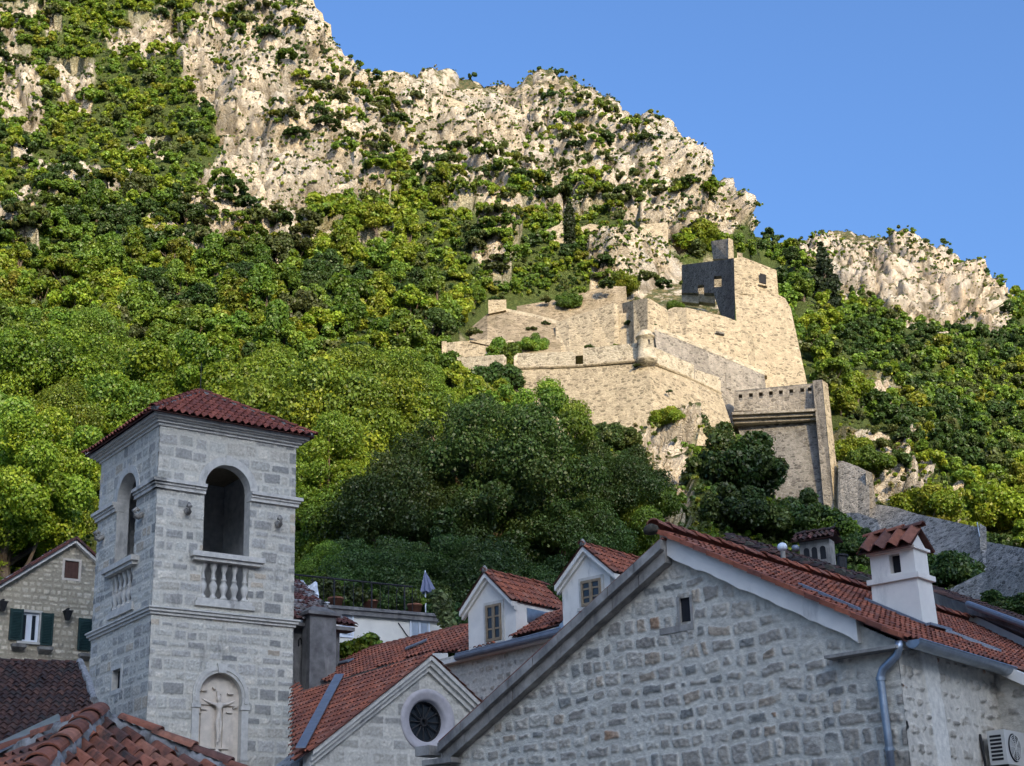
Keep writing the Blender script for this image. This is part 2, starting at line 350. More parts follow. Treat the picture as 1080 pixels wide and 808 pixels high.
def terrain_mat(name, rockc, ochre):
    m, nt, b = mat(name, .95, .1); co = coords(nt)
    big = noise(nt, co, .06, 6, .6); med = noise(nt, co, .45, 8, .68); fine = noise(nt, co, 2.2, 8, .7)
    c = mixc(nt, tuple(x * .66 for x in rockc), tuple(x * 1.22 for x in rockc), ramp(nt, med, [(.3, 0.), (.68, 1.)]))
    c = mixc(nt, c, (rockc[0] * .62, rockc[1] * .64, rockc[2] * .72), ramp(nt, noise(nt, coords(nt, (.7, .7, .2)), .5, 6, .7), [(.52, 0.), (.66, .7)]))
    c = mixc(nt, c, ochre, ramp(nt, big, [(.52, 0.), (.68, .55)]))
    vo = N(nt, 'ShaderNodeTexVoronoi', Scale=.42, feature='DISTANCE_TO_EDGE'); wb = N(nt, 'ShaderNodeVectorMath', operation='ADD'); nn = N(nt, 'ShaderNodeTexNoise', Scale=.5, Detail=6)
    nt.links.new(co, nn.inputs['Vector']); sc = N(nt, 'ShaderNodeVectorMath', operation='SCALE'); sc.inputs['Scale'].default_value = 4.0; nt.links.new(nn.outputs['Color'], sc.inputs[0]); nt.links.new(co, wb.inputs[0]); nt.links.new(sc.outputs[0], wb.inputs[1]); nt.links.new(wb.outputs[0], vo.inputs['Vector'])
    c = mixc(nt, c, (.10, .085, .06), ramp(nt, vo.outputs[0], [(0., .6), (.035, 0.)])); c = mixc(nt, c, (.43, .405, .36), ramp(nt, noise(nt, co, .11, 7, .65), [(.45, 0.), (.6, .6)]))
    c = mixc(nt, c, ramp(nt, noise(nt, coords(nt, (1, 1, .7)), 1.3, 9, .75), [(.28, .6), (.38, 1.0), (.7, 1.15)]), 1.0, 'MULTIPLY')
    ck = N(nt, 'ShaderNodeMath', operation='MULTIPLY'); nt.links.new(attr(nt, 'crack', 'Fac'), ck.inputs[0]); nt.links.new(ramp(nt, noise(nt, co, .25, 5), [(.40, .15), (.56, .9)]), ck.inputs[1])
    c = mixc(nt, c, (.15, .125, .085), ck.outputs[0])  # crevices darkened in the rock colour, standing in for their shade
    # low ground cover in the flatter places, dry grass and herbs
    g = N(nt, 'ShaderNodeNewGeometry'); sx = N(nt, 'ShaderNodeSeparateXYZ'); nt.links.new(g.outputs['Normal'], sx.inputs[0])
    add = N(nt, 'ShaderNodeMath', operation='MULTIPLY_ADD'); nt.links.new(sx.outputs[2], add.inputs[0]); add.inputs[1].default_value = .55; nt.links.new(noise(nt, co, .3, 8, .7), add.inputs[2])
    herb = mixc(nt, (.085, .085, .028), (.22, .17, .07), ramp(nt, fine, [(.35, 0.), (.65, 1.)])); herb = mixc(nt, herb, (.05, .075, .02), ramp(nt, noise(nt, co, .8, 5), [(.45, 0.), (.55, 1.)]))
    c = mixc(nt, c, herb, ramp(nt, add.outputs[0], [(.84, 0.), (.91, .92)]))
    wood = mixc(nt, (.045, .07, .018), (.10, .12, .035), ramp(nt, fine, [(.35, 0.), (.65, 1.)]))
    c = mixc(nt, wood, c, attr(nt, 'rock', 'Fac')); nt.links.new(c, b.inputs['Base Color'])
    cr = N(nt, 'ShaderNodeTexVoronoi', Scale=.95, feature='DISTANCE_TO_EDGE'); nt.links.new(wb.outputs[0], cr.inputs['Vector'])
    hh = N(nt, 'ShaderNodeMath', operation='MULTIPLY_ADD'); nt.links.new(ramp(nt, cr.outputs[0], [(0., 0.), (.12, 1.)]), hh.inputs[0]); hh.inputs[1].default_value = .6; nt.links.new(noise(nt, co, 1.1, 9, .78), hh.inputs[2])
    bump(nt, b, hh.outputs[0], .8, .45); return m
M['mountain'] = terrain_mat('limestone_mountain', (.62, .53, .40), (.46, .34, .19)); M['hill'] = terrain_mat('limestone_hill', (.60, .50, .375), (.56, .34, .16))
def sheet_obj(s, name, m):
    nr, na = s.P.shape[:2]; rk = s.rock
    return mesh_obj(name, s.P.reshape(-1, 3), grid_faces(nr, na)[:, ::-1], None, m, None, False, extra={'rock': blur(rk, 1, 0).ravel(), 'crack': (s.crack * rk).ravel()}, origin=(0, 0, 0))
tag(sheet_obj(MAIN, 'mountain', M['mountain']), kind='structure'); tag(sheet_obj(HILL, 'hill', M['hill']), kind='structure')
gm = MB(); S = 6000; gm.quad((-S, -S, 0), (S, -S, 0), (S, S, 0), (-S, S, 0)); M['ground'] = plain('town_paving', (.22, .21, .20), .9, .3, .5)
tag(gm.obj('ground', M['ground']), kind='structure')
# unseen mountain added behind the viewer, its ridge shaped to shade the town
SUN_AZ, SUN_EL = 157.0, 22.0
SD = D(SUN_AZ); ST = np.array([-SD[1], SD[0], 0]); 
if ST @ np.array([.87, .5, 0]) < 0: ST = -ST
ts = np.arange(-420, 541, 5.0); dist = 700.0
hz = np.interp(ts, [-120, -60, 10, 33, 42, 90, 118, 160, 230], SHADE_H) + dist * math.tan(R(SUN_EL))
hz = hz * np.clip(1 - np.maximum(0, np.maximum(-130 - ts, ts - 230)) / 330, 0, 1); hz = hz + 3.5 * fbm(np.stack([ts / 40, ts * 0, ts * 0], -1), 4, 5)
prof = [(-520, 0.0), (-260, .5), (-60, .9), (0, 1.0), (60, .88), (400, .45), (900, 0.0)]
P = np.array([[SD * (dist + a) + ST * t + ZV * (h * k - .5) for t, h in zip(ts, hz)] for a, k in prof])
tag(mesh_obj('mountain', P.reshape(-1, 3), grid_faces(len(prof), len(ts)), None, M['ground'], None, True), kind='structure')
# ------------------------------------------------------------------ fortress on the slope
def P3(pts): return [pr(x, y, r) for x, y, r in pts]
def slab(mb, pts, depth, col=None):
    """solid wall: front outline given by points, thickness going horizontally away"""
    p = P3(pts) if not hasattr(pts[0], 'shape') else pts
    c = np.mean(p, axis=0) - E0; c[2] = 0; c /= np.linalg.norm(c)
    q = [np.array(a) for a in p]
    # triangulate as a fan is unsafe for bent outlines: keep an n-gon front
    mb.prism(q, c * depth, col)
def part(name, parent, m, *slabs):
    mb = MB()
    for pts, d in slabs: slab(mb, pts, d)
    return mb.obj(name, m, parent)
def wall_run(mb, tops, bots, depth):
    """bent wall: consecutive quads, each a solid, sharing edges"""
    T = P3(tops); B = P3(bots); n = len(T)
    c = np.mean(T, axis=0) - E0; c[2] = 0; c /= np.linalg.norm(c); e = c * depth
    V = T + B + [t + e for t in T] + [b + e for b in B]; F = []
    for i in range(n - 1):
        F += [(i, n + i, n + i + 1, i + 1), (2 * n + i, 2 * n + i + 1, 3 * n + i + 1, 3 * n + i), (i, i + 1, 2 * n + i + 1, 2 * n + i), (n + i, 3 * n + i, 3 * n + i + 1, n + i + 1)]
    F += [(0, 2 * n, 3 * n, n), (n - 1, 2 * n - 1, 4 * n - 1, 3 * n - 1)]
    mb.add(V, F)
def base_of(px, py, r): p = pr(px, py, r); return (p[0], p[1], p[2])
# --- lower bastion with its sentry box
bs = thing('bastion', base_of(683, 440, 199), 'sunlit pointed stone bastion with thick parapet blocks and a round sentry turret', 'bastion')
mb = MB(); wall_run(mb, [(466, 391, 212), (525, 388.5, 207), (607, 386, 203), (684, 379.5, 199.5), (722, 395.5, 206), (760, 414, 213)],
    [(466, 440, 209), (525, 460, 203), (607, 465, 198), (692, 462, 194.5), (735, 470, 201), (779, 470, 208)], 7); mb.obj('battered_wall', M['fort'], bs)
mb = MB()
def cordon(mb, pts, rad): mb.tube(P3(pts), rad, 6)
cordon(mb, [(525, 388.7, 206.8), (607, 386.2, 202.8), (673, 380.4, 199.6)], .22); cordon(mb, [(692, 384, 200.3), (722, 396.5, 205.8), (760, 415, 212.8)], .22); mb.obj('cordon_moulding', M['fort'], bs)
def merlon(tops, bots, d=2.6): m_ = MB(); wall_run(m_, tops, bots, d); return m_.obj('parapet', M['fortpale'], bs)
merlon([(482, 377, 210.5), (531, 374, 207), (534, 377, 206.9)], [(482, 391, 210.5), (531, 389, 207), (534, 389, 206.9)])
merlon([(542, 376, 206), (546, 372.5, 206), (604, 371, 203.2), (607, 374, 203.1)], [(542, 389, 206), (546, 389, 206), (604, 387, 203.2), (607, 387, 203.1)])
merlon([(615, 367.5, 202.7), (676, 361.5, 199.8)], [(615, 386.5, 202.7), (676, 381, 199.8)])
merlon([(690, 366, 200.4), (716, 378, 204.8), (732, 385, 207.7)], [(690, 384, 200.4), (716, 394, 204.8), (732, 401.5, 207.7)])
merlon([(733, 389.5, 207.9), (758, 398, 212.5), (760, 402, 212.8)], [(733, 402, 207.9), (758, 413.5, 212.5), (760, 415, 212.8)])
c = pr(682, 381, 199.3); sb = MB(); sb.lathe(c, [(0, -.9), (.5, -.7), (1.0, -.4), (1.42, -.1), (1.46, .05), (1.46, .3), (1.14, .36), (1.10, 3.2), (1.26, 3.25), (1.26, 3.5), (1.06, 3.56)], 20)
box = sb.obj('sentry_box', M['fortpale'], bs, True); sb = MB(); sb.lathe(c, [(1.08, 3.54), (.98, 3.9), (.72, 4.2), (.36, 4.4), (0, 4.48)], 20); sb.obj('dome', M['fortpale'], box, True)
sb = MB(); v = (E0 - c); v[2] = 0; v /= np.linalg.norm(v); 
for a_ in (25, -75):
    ca, sa = math.cos(R(a_)), math.sin(R(a_)); d_ = np.array([v[0] * ca - v[1] * sa, v[0] * sa + v[1] * ca, 0]); F = Frame(c + d_ * 1.0, math.degrees(math.atan2(d_[1], -d_[0])))
    t_ = np.array([-d_[1], d_[0], 0]); q = c + d_ * .98 + ZV * 1.9
    sb = MB(); sb.hexa([q - t_ * .14 + d_ * .13, q + t_ * .14 + d_ * .13, q + t_ * .14, q - t_ * .14] + [k + ZV * .75 for k in (q - t_ * .14 + d_ * .13, q + t_ * .14 + d_ * .13, q + t_ * .14, q - t_ * .14)]); sb.obj('slit_window', M['dark'], box)
# --- terrace wall at the left end
o = thing('terrace_wall', base_of(505, 376, 216), 'low rough sunlit terrace wall at the left end of the bastion', 'wall')
mb = MB(); wall_run(mb, [(466, 362, 219), (480, 360.5, 218), (512, 358, 217), (541, 359, 216), (549, 368, 214)], [(466, 380, 216), (480, 381, 215.5), (512, 383, 214.5), (541, 384, 213), (549, 384, 212)], 4); mb.obj('wall', M['fort'], o)
part('pier', o, M['fort'], ([(466, 360, 215), (471, 360, 215), (471, 378, 214), (466, 378, 214)], 1.5))
# --- rubble glacis with stub pillar
o = thing('rubble_slope_wall', base_of(545, 375, 222), 'sloping tan rubble revetment topped by a square stub pillar', 'wall')
mb = MB(); wall_run(mb, [(494, 348, 226), (514, 331, 227), (535, 327, 227), (562, 333, 226), (590, 341, 225)], [(496, 360, 217), (514, 364, 216), (535, 374, 215), (562, 376, 214.5), (592, 377, 214)], 5); mb.obj('revetment', M['fortrubble'], o)
mb = MB(); wall_run(mb, [(534, 325.5, 226.6), (562, 331, 225.6), (590, 339, 224.6)], [(534, 329, 226.6), (562, 335, 225.6), (590, 343, 224.6)], 1.2); mb.obj('coping', M['fortpale'], o)
part('stub_pillar', o, M['fort'], ([(515, 316.5, 226), (534, 316, 226), (534, 327, 226), (515, 331, 226)], 2.4))
# --- long middle wall
o = thing('curtain_wall', base_of(630, 372, 217), 'tall sunlit curtain wall with a rusty stain stepping up behind the bastion', 'wall')
mb = MB(); wall_run(mb, [(586, 341, 222), (600, 335, 221), (625, 327, 219.5), (648, 319.5, 218), (652, 320, 218), (653, 331, 218), (667, 329, 217.5)], [(586, 375, 217), (600, 376, 216.5), (625, 374, 215.5), (648, 372, 215), (652, 372, 215), (653, 372, 215), (667, 371, 214.5)], 4); mb.obj('wall', M['fort'], o)
# --- bulwark
o = thing('bulwark', base_of(690, 365, 211), 'round shouldered sunlit bulwark rising above the sentry turret', 'bulwark')
mb = MB(); wall_run(mb, [(656, 320, 222), (668, 317, 215.5), (683, 314, 212.5), (690, 318, 213), (703, 326, 214.5), (706, 337, 215)], [(662, 374, 221), (669, 374, 211.5), (683, 376, 209.5), (692, 378, 209.5), (704, 380, 211), (712, 382, 212)], 6); mb.obj('wall', M['fort'], o)
# --- sloping ramp wall
o = thing('ramp_wall', base_of(760, 440, 219), 'greyish ramp wall descending right behind the bastion with a pale coping', 'wall')
mb = MB(); wall_run(mb, [(690, 346, 209), (715, 356, 211.5), (745, 368, 215), (780, 382.5, 219), (806, 394, 222)], [(695, 395, 207), (715, 405, 209), (745, 425, 213), (775, 450, 216.5), (811, 440, 220)], 3); mb.obj('wall', M['fortgrey'], o)
mb = MB(); wall_run(mb, [(690, 343.5, 208.9), (715, 353.5, 211.4), (745, 365.5, 214.9), (780, 380, 218.9), (806.5, 391.5, 221.9)], [(690, 347.5, 208.9), (715, 357.5, 211.4), (745, 369.5, 214.9), (780, 384, 218.9), (806.5, 395.5, 221.9)], 1.6); mb.obj('coping', M['fortpale'], o)
mb = MB(); F = None
slab(mb, [(766, 392, 216.7), (771, 394, 217.2), (771, 411, 216.8), (766, 409, 216.3)], .6); mb.obj('blocked_door', M['fortgrey'], o)
# --- upper sloping wall
o = thing('upper_wall', base_of(770, 395, 225), 'bright sunlit upper wall curving down below the square keep', 'wall')
mb = MB(); wall_run(mb, [(704, 327, 226), (711, 324, 226), (724, 324.5, 225), (745, 329, 226), (765, 334, 227), (783, 341, 228), (791, 349, 229), (796, 362, 230), (809, 369, 231)], [(704, 352, 222), (711, 356, 222), (724, 360, 222), (745, 370, 223), (765, 378, 224), (783, 386, 225.5), (791, 390, 226), (796, 394, 227), (809, 396, 228)], 5); mb.obj('wall', M['fort'], o)
mb = MB(); slab(mb, [(755, 349, 224.6), (764, 351, 225), (764, 352.6, 225), (755, 350.6, 224.6)], .5); mb.obj('stone_ledge', M['fortdark'], o)
# --- keep
kp = thing('keep', base_of(790, 405, 236), 'tall stone keep with a flared sunlit face and two window holes in its shaded side', 'tower')
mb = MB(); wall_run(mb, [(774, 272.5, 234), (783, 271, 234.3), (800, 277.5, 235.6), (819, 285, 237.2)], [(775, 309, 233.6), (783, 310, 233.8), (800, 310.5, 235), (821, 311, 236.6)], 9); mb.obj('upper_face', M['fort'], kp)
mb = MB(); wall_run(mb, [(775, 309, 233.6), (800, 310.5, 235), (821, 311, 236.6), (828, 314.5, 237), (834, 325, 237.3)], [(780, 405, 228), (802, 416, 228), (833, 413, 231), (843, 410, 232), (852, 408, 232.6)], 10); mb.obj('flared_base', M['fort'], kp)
# shaded side: bays around the two holes
def bay(x0, x1, y0a, y0b, y1a, y1b):
    ra = 252 - (x0 - 719) * .32; rb = 252 - (x1 - 719) * .32
    return ([(x0, y0a, ra), (x1, y0b, rb), (x1, y1b, rb), (x0, y1a, ra)], 1.3)
TOP = lambda x: 279.5 - (x - 719) * .125
BOT = lambda x: 309 + max(0, x - 737) * .0 + (20 if x > 754 else 0) + max(0, x - 754) * .45
sl = []
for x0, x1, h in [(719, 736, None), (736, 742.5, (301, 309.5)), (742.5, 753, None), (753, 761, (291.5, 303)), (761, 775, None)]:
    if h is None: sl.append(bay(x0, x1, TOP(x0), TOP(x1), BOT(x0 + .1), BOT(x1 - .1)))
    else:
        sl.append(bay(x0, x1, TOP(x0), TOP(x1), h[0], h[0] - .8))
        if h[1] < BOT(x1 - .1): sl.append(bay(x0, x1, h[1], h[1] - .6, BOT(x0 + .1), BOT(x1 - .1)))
part('shaded_side', kp, M['fortdark'], *sl)  # darker masonry than the lit faces: the shade is put into the colour
mb = MB(); slab(mb, [(737, 318, 247.5), (754, 320, 242.5), (754, 311, 242.5), (737, 310, 247.5)], 1.5); slab(mb, [(719, 306.5, 253.2), (737, 307.5, 247.6), (737, 320, 247), (719, 318, 252)], 1.5); mb.obj('sill_wall', M['fort'], kp)
mb = MB(); slab(mb, [(725, 281, 262), (774, 276, 258), (776, 312, 258), (725, 314, 262)], 1.2); mb.obj('rear_wall', M['fort'], kp)
mb = MB(); slab(mb, [(801.5, 288, 235.0), (808, 290, 235.5), (808, 299.5, 235.5), (801.5, 298, 235.0)], .9); w = mb.obj('window', M['dark'], kp)
mb = MB()
for a_, b_ in (((800.3, 298.2), (809.2, 300.6)),): slab(mb, [(a_[0], a_[1], 234.7), (b_[0], b_[1], 235.3), (b_[0], b_[1] + 1.5, 235.3), (a_[0], a_[1] + 1.5, 234.7)], .5)
mb.obj('sill', M['fort'], w)
part('roof_stub', kp, M['fort'], ([(777.5, 266.5, 236), (783, 267, 236), (783, 272, 236), (777.5, 273, 236)], 1.2))
o = thing('ruined_turret', base_of(762, 272, 250), 'broken turret fragment with one lit edge standing above the keep', 'ruin')
part('wall', o, M['fortgrey'], ([(750, 254.5, 252), (768, 251.5, 248), (768, 273, 248), (752, 273, 252)], 1.3)); part('edge', o, M['fort'], ([(768.1, 251, 247.8), (773, 253, 249.5), (774, 272, 249.3), (768.1, 273, 247.8)], 1.3))  # grey wall and paler edge: shade and light put into the stone colour
# --- loopholed gun platform
gp = thing('gun_platform', base_of(830, 530, 211), 'dark stained loopholed gun platform on stone corbels below the keep', 'wall')
sl = []
LX = [781, 792, 802.5, 813, 823.5, 834.5, 846, 854]
def rr_(x): return 213.5 - (x - 775) * .02
prev = 774
yt = lambda x: 413.5 - (x - 775) * .1
for x in LX:
    sl.append(([(prev, yt(prev), rr_(prev)), (x - 2, yt(x), rr_(x)), (x - 2, 433, rr_(x)), (prev, 433.5, rr_(prev))], 1.6))
    sl.append(([(x - 2, yt(x), rr_(x)), (x + 2, yt(x), rr_(x)), (x + 2, yt(x) + 3, rr_(x)), (x - 2, yt(x) + 3, rr_(x))], 1.6)); sl.append(([(x - 2, yt(x) + 9.5, rr_(x)), (x + 2, yt(x) + 9.5, rr_(x)), (x + 2, 432.8, rr_(x)), (x - 2, 433, rr_(x))], 1.6)); prev = x + 2
sl.append(([(prev, yt(prev), rr_(prev)), (860, 405, rr_(860)), (860, 432, rr_(860)), (prev, 432.7, rr_(prev))], 1.6))
part('loophole_wall', gp, M['fortgrey'], *sl)
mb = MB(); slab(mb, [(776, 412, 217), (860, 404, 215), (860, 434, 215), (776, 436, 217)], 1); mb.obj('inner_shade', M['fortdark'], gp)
mb = MB()
for k in range(3):
    y = 435 + k * 4.6; slab(mb, [(772 + k, y - .4, 210.6 + k * .55), (861, y - 4.2, 209.4 + k * .55), (861, y - 1.6, 209.4 + k * .55), (772 + k, y + 2.4, 210.6 + k * .55)], 3.5)
mb.obj('corbel_course', M['fortgrey'], gp)
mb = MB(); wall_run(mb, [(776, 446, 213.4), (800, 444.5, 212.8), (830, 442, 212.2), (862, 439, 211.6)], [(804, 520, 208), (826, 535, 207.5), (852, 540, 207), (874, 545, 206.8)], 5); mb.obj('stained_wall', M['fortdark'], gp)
bt = thing('buttress', base_of(872, 532, 208), 'tall narrow buttress tower with one sunlit edge at the right end of the gun platform', 'tower')
mb = MB(); wall_run(mb, [(857, 401.5, 210.5), (867, 400.5, 209.5)], [(870, 545, 206), (881, 545, 205.4)], 3); mb.obj('shaded_face', M['fortgrey'], bt)  # greyer stone than the lit face, its shade put into the colour
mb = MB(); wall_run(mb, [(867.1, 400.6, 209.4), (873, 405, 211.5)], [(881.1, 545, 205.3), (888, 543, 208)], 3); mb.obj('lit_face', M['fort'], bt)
# --- city wall running down to the right
def city(name, label, tops, bots, m, d=2.2, extra=None):
    o = thing(name, base_of(*bots[len(bots) // 2]), label, 'wall'); mb = MB(); wall_run(mb, tops, bots, d); mb.obj('masonry', m, o); return o
o = city('city_wall', 'shaded rampart dropping in steps from the buttress tower to the right edge', [(884, 486, 207.5), (890, 486.5, 207), (905, 492, 205), (917, 498.5, 203), (918, 531, 202.8), (945, 535, 198), (967, 542, 194), (1000, 549, 188), (1033, 556.5, 182), (1040, 571, 180), (1078, 578, 172), (1200, 610, 150)],
  [(884, 560, 202), (890, 562, 201), (905, 566, 199), (917, 570, 197), (918, 571, 196.8), (945, 577, 192), (967, 582, 188), (1000, 596, 182), (1033, 612, 176), (1040, 618, 174), (1078, 630, 166), (1200, 665, 146)], M['rubblewall'])
part('pillar', o, M['fortgrey'], ([(913, 496, 202.4), (920, 499, 202), (924, 536, 201.4), (914, 536, 201.8)], 1.6)); part('pillar', o, M['fortgrey'], ([(1033, 552, 181), (1040, 556, 180.5), (1041, 590, 178), (1034, 588, 178.4)], 1.4))
city('retaining_wall', 'lower grey retaining wall at the right edge below the rampart', [(1000, 622, 160), (1036, 604, 158), (1058, 599, 155), (1080, 595, 152), (1200, 590, 140)], [(1000, 660, 156), (1036, 662, 154), (1058, 664, 151), (1080, 666, 148), (1200, 680, 136)], M['rubblewall'])
city('field_wall', 'short crumbling shaded wall among bushes left of the rampart', [(893, 541, 186), (905, 541, 185), (925, 548, 183), (928, 556, 182)], [(893, 560, 184), (905, 566, 183), (925, 574, 181), (928, 578, 180)], M['rubblewall'])
# --- ruins higher on the slope
def ruin(label, *sl, name='ruined_wall', m='fort'):
    o = thing(name, base_of(*sl[0][0][-1]), label, 'ruin'); part('masonry', o, M[m], *sl); return o
ruin('ruined wall with a jagged gable left of the tall cypress', ([(569, 246, 291), (580, 241, 291), (590, 236.5, 291), (593, 232, 291), (596, 250, 290), (584, 257, 289), (571, 252, 290)], 2))
ruin('ruined wall with a round arched gateway right of the tall cypress', ([(612, 240, 292), (622, 236, 292), (636, 238, 292), (634, 244, 292), (627, 242, 292), (620, 246, 292), (617, 256, 291), (612, 258, 291)], 2), ([(636, 238, 292), (645, 242, 292), (652, 252, 292), (652, 262, 291), (644, 260, 291), (641, 250, 292), (634, 244, 292)], 2), ([(614, 254, 290), (625, 256, 290), (629, 270, 289), (616, 270, 289)], 2))
ruin('long low terrace wall running below the square ruined tower', ([(596, 269, 287), (630, 267, 287), (672, 262, 287), (704, 259, 287), (704, 263, 287), (672, 266.5, 287), (630, 272, 287), (598, 274, 287)], 1.5), name='terrace_wall')
o = ruin('square roofless tower standing above the terraces left of the keep', ([(675, 237, 288), (704, 234.5, 289), (705, 262, 287), (676, 265, 286)], 5), name='ruined_tower')
ruin('rubble heap wall on the grassy terrace above the curtain wall', m='fortrubble', *[ ([(545, 323, 240), (575, 318, 241), (598, 314, 241), (622, 306, 242), (640, 302, 243), (660, 302, 243), (664, 345, 236), (600, 352, 236), (545, 350, 236)], 2)])
ruin('broken stub wall above the left end of the fortress', ([(583, 245, 285), (588, 250, 285), (601, 247, 285), (601, 268, 284), (584, 270, 284)], 2))
ruin('smooth tan rampart on the upper ridge below the skyline trees', ([(446, 120, 388), (452, 107, 389), (462, 99, 390), (475, 103, 390), (490, 109, 389), (505, 115, 388), (503, 122, 386), (480, 119, 386), (460, 118, 386)], 2))
ruin('rampart with a square corner on the upper rocky ridge', ([(489, 114.5, 386), (500, 114.5, 385), (520, 124, 383), (548, 140, 381), (546, 148, 380), (530, 143, 381), (512, 137, 382), (489, 134, 384)], 2))
ruin('small pale wall stub above the green gully', ([(425, 157, 362), (433, 157, 362), (445, 162, 361), (445, 169, 360), (426, 164, 361)], 1.5))
ruin('stepped wall climbing the left skyline ridge', ([(316, -12, 396), (330, -2, 395), (333, 8, 394.5), (340, 14, 394), (342, 22, 393.5), (349, 26, 393), (350.5, 45, 392), (336, 36, 391), (322, 20, 392)], 2))
ruin('low crumbled wall in the notch of the skyline', ([(379, 73, 398), (386, 73, 398), (394, 77, 398), (399, 82, 398), (399, 92, 397), (380, 84, 397)], 2))
ruin('pale ruined wall block on the skyline left of the ridge trees', ([(403, 76, 408), (412, 74, 408), (423, 77, 408), (423, 88, 406), (404, 87, 406)], 2))
# floodlight on the rampart
o = thing('floodlight', base_of(1031, 566, 178), 'small white floodlight on a post by the city wall at the right', 'lamp')
mb = MB(); b0 = pr(1033, 566, 178); b1 = pr(1030.5, 551, 178); mb.tube([b0, b1], .08, 8); mb.obj('post', M['metal'], o)
mb = MB(); F = Frame(b1, 60); mb.hexa([F(-.55, .2, -.1), F(.5, .35, -.25), F(.5, -.25, -.15), F(-.55, -.25, 0), F(-.5, .2, .3), F(.45, .3, .18), F(.45, -.2, .25), F(-.5, -.2, .4)]); mb.obj('lamp_head', M['white'], o)
# ------------------------------------------------------------------ masonry sheets with real relief
def stone_layout(u, z, rh, rw, mort, rad, seed, warp, rough):
    p = np.stack([u, z, u * 0 + seed * 3.1], -1)
    uu = u + warp * fbm(p / (rw * 1.6), 3, seed); zz = z + warp * fbm(p / (rw * 1.6) + 40, 3, seed + 1) + .04 * rh * fbm(p / 3, 2, seed + 8)
    rng = np.random.RandomState(seed); zmin = zz.min() - rh; hs = rh * rng.uniform(.72, 1.32, int((zz.max() - zmin) / rh * 1.5) + 8); zb = zmin + np.concatenate([[0], np.cumsum(hs)])
    row = np.clip(np.searchsorted(zb, zz.ravel()) - 1, 0, len(zb) - 2).reshape(zz.shape)
    d = np.zeros(u.shape); ident = np.zeros(u.shape, int)
    for r in np.unique(row):
        s = row == r; x = uu[s]; n = int((uu.max() - uu.min()) / rw * 1.8) + 8
        ws = rw * rng.uniform(.55, 1.6, n); xb = uu.min() - rw * rng.uniform(.5, 1.5) + np.concatenate([[0], np.cumsum(ws)])
        k = np.clip(np.searchsorted(xb, x) - 1, 0, n - 1); inset = rng.uniform(0, 1, n)[k] ** 2 * mort * .9
        top = zb[r + 1] - rng.uniform(0, 1, n)[k] ** 2 * rh * rough; bot = zb[r] + rng.uniform(0, 1, n)[k] ** 2 * rh * rough * .6
        dx = np.minimum(x - xb[k], xb[k + 1] - x); dz = np.minimum(zz[s] - bot, top - zz[s])
        rr = np.minimum(rad, .45 * np.minimum(xb[k + 1] - xb[k], np.maximum(top - bot, .02)))
        ax = np.maximum(rr - dx, 0); az_ = np.maximum(rr - dz, 0); dd = np.where((ax > 0) & (az_ > 0), rr - np.hypot(ax, az_), np.minimum(dx, dz))
        d[s] = dd - inset; ident[s] = r * 1000 + k
    return d - mort / 2, ident
def stone_wall(name, F, u0, u1, z0, z1, step, inside, pal, mortar, rh, rw, mort, rad, prot, seed, m, parent, warp=.03, rough=.1, smear=.25, w0=0.0, patches=(), edge_back=.35):
    nu, nz = int((u1 - u0) / step) + 1, int((z1 - z0) / step) + 1
    U, Z = np.meshgrid(np.linspace(u0, u1, nu), np.linspace(z0, z1, nz), indexing='ij')
    d, ident = stone_layout(U, Z, rh, rw, mort, rad, seed, warp, rough)
    q = np.stack([U, Z, U * 0], -1); d = d + max(.55 * mort, .16 * rad + .012) * fbm(q / (rh * .35), 5, seed + 5, .65)
    hsh = lambda k: ((np.sin(ident * 12.9898 + k * 78.233 + seed) * 43758.5453) % 1.0)
    sm = sst(.0, .3, fbm(q / 1.3, 3, seed + 9) - .3 + smear)          # mortar smeared over the faces
    mask = sst(0, .022, d - .03 * sm * (hsh(5) > .4))
    face = prot * (.55 + .45 * hsh(3)) * mask * (1 - .5 * sm) + .5 * prot * mask * fbm(q / (rh * .4), 5, seed + 13, .68, True) + (.008 + .016 * mask) * fbm(q / .05, 3, seed + 15)
    pc = np.array([p[0] for p in pal]); pw = np.cumsum([p[1] for p in pal]); pw = pw / pw[-1]; ci = np.clip(np.searchsorted(pw, hsh(1)), 0, len(pal) - 1)
    c = pc[ci] * (.82 + .36 * hsh(2))[..., None] * (1 + .3 * fbm(q / .07, 4, seed + 17, .7))[..., None]
    mc = np.array(mortar) * (1 + .14 * fbm(q / .5, 4, seed + 19))[..., None]
    k = (mask * (1 - .45 * sm))[..., None]; c = c * k + mc * (1 - k)
    for fn, pcol, ph in patches:
        pm = fn(U, Z, q)[..., None]; c = c * (1 - pm) + np.array(pcol) * (1 + .1 * fbm(q / .3, 3, seed + 23))[..., None] * pm; face = face * (1 - pm[..., 0]) + ph * pm[..., 0]
    c = c * np.array([1.05, 1.0, .89])
    P = F.o[None, None] * np.array([1, 1, 0]) + U[..., None] * F.a + (w0 + face)[..., None] * F.w + Z[..., None] * ZV
    cu, cz = (U[:-1, :-1] + U[1:, 1:]) / 2, (Z[:-1, :-1] + Z[1:, 1:]) / 2
    f = grid_faces(nu, nz, inside(cu, cz)); v, f, cc = compact(P.reshape(-1, 3), f, c.reshape(-1, 3))
    fw_ = np.cross(v[f[0, 1]] - v[f[0, 0]], v[f[0, 3]] - v[f[0, 0]])
    if fw_ @ F.w < 0: f = f[:, ::-1]
    return mesh_obj(name, v, f, cc, m, parent, True)
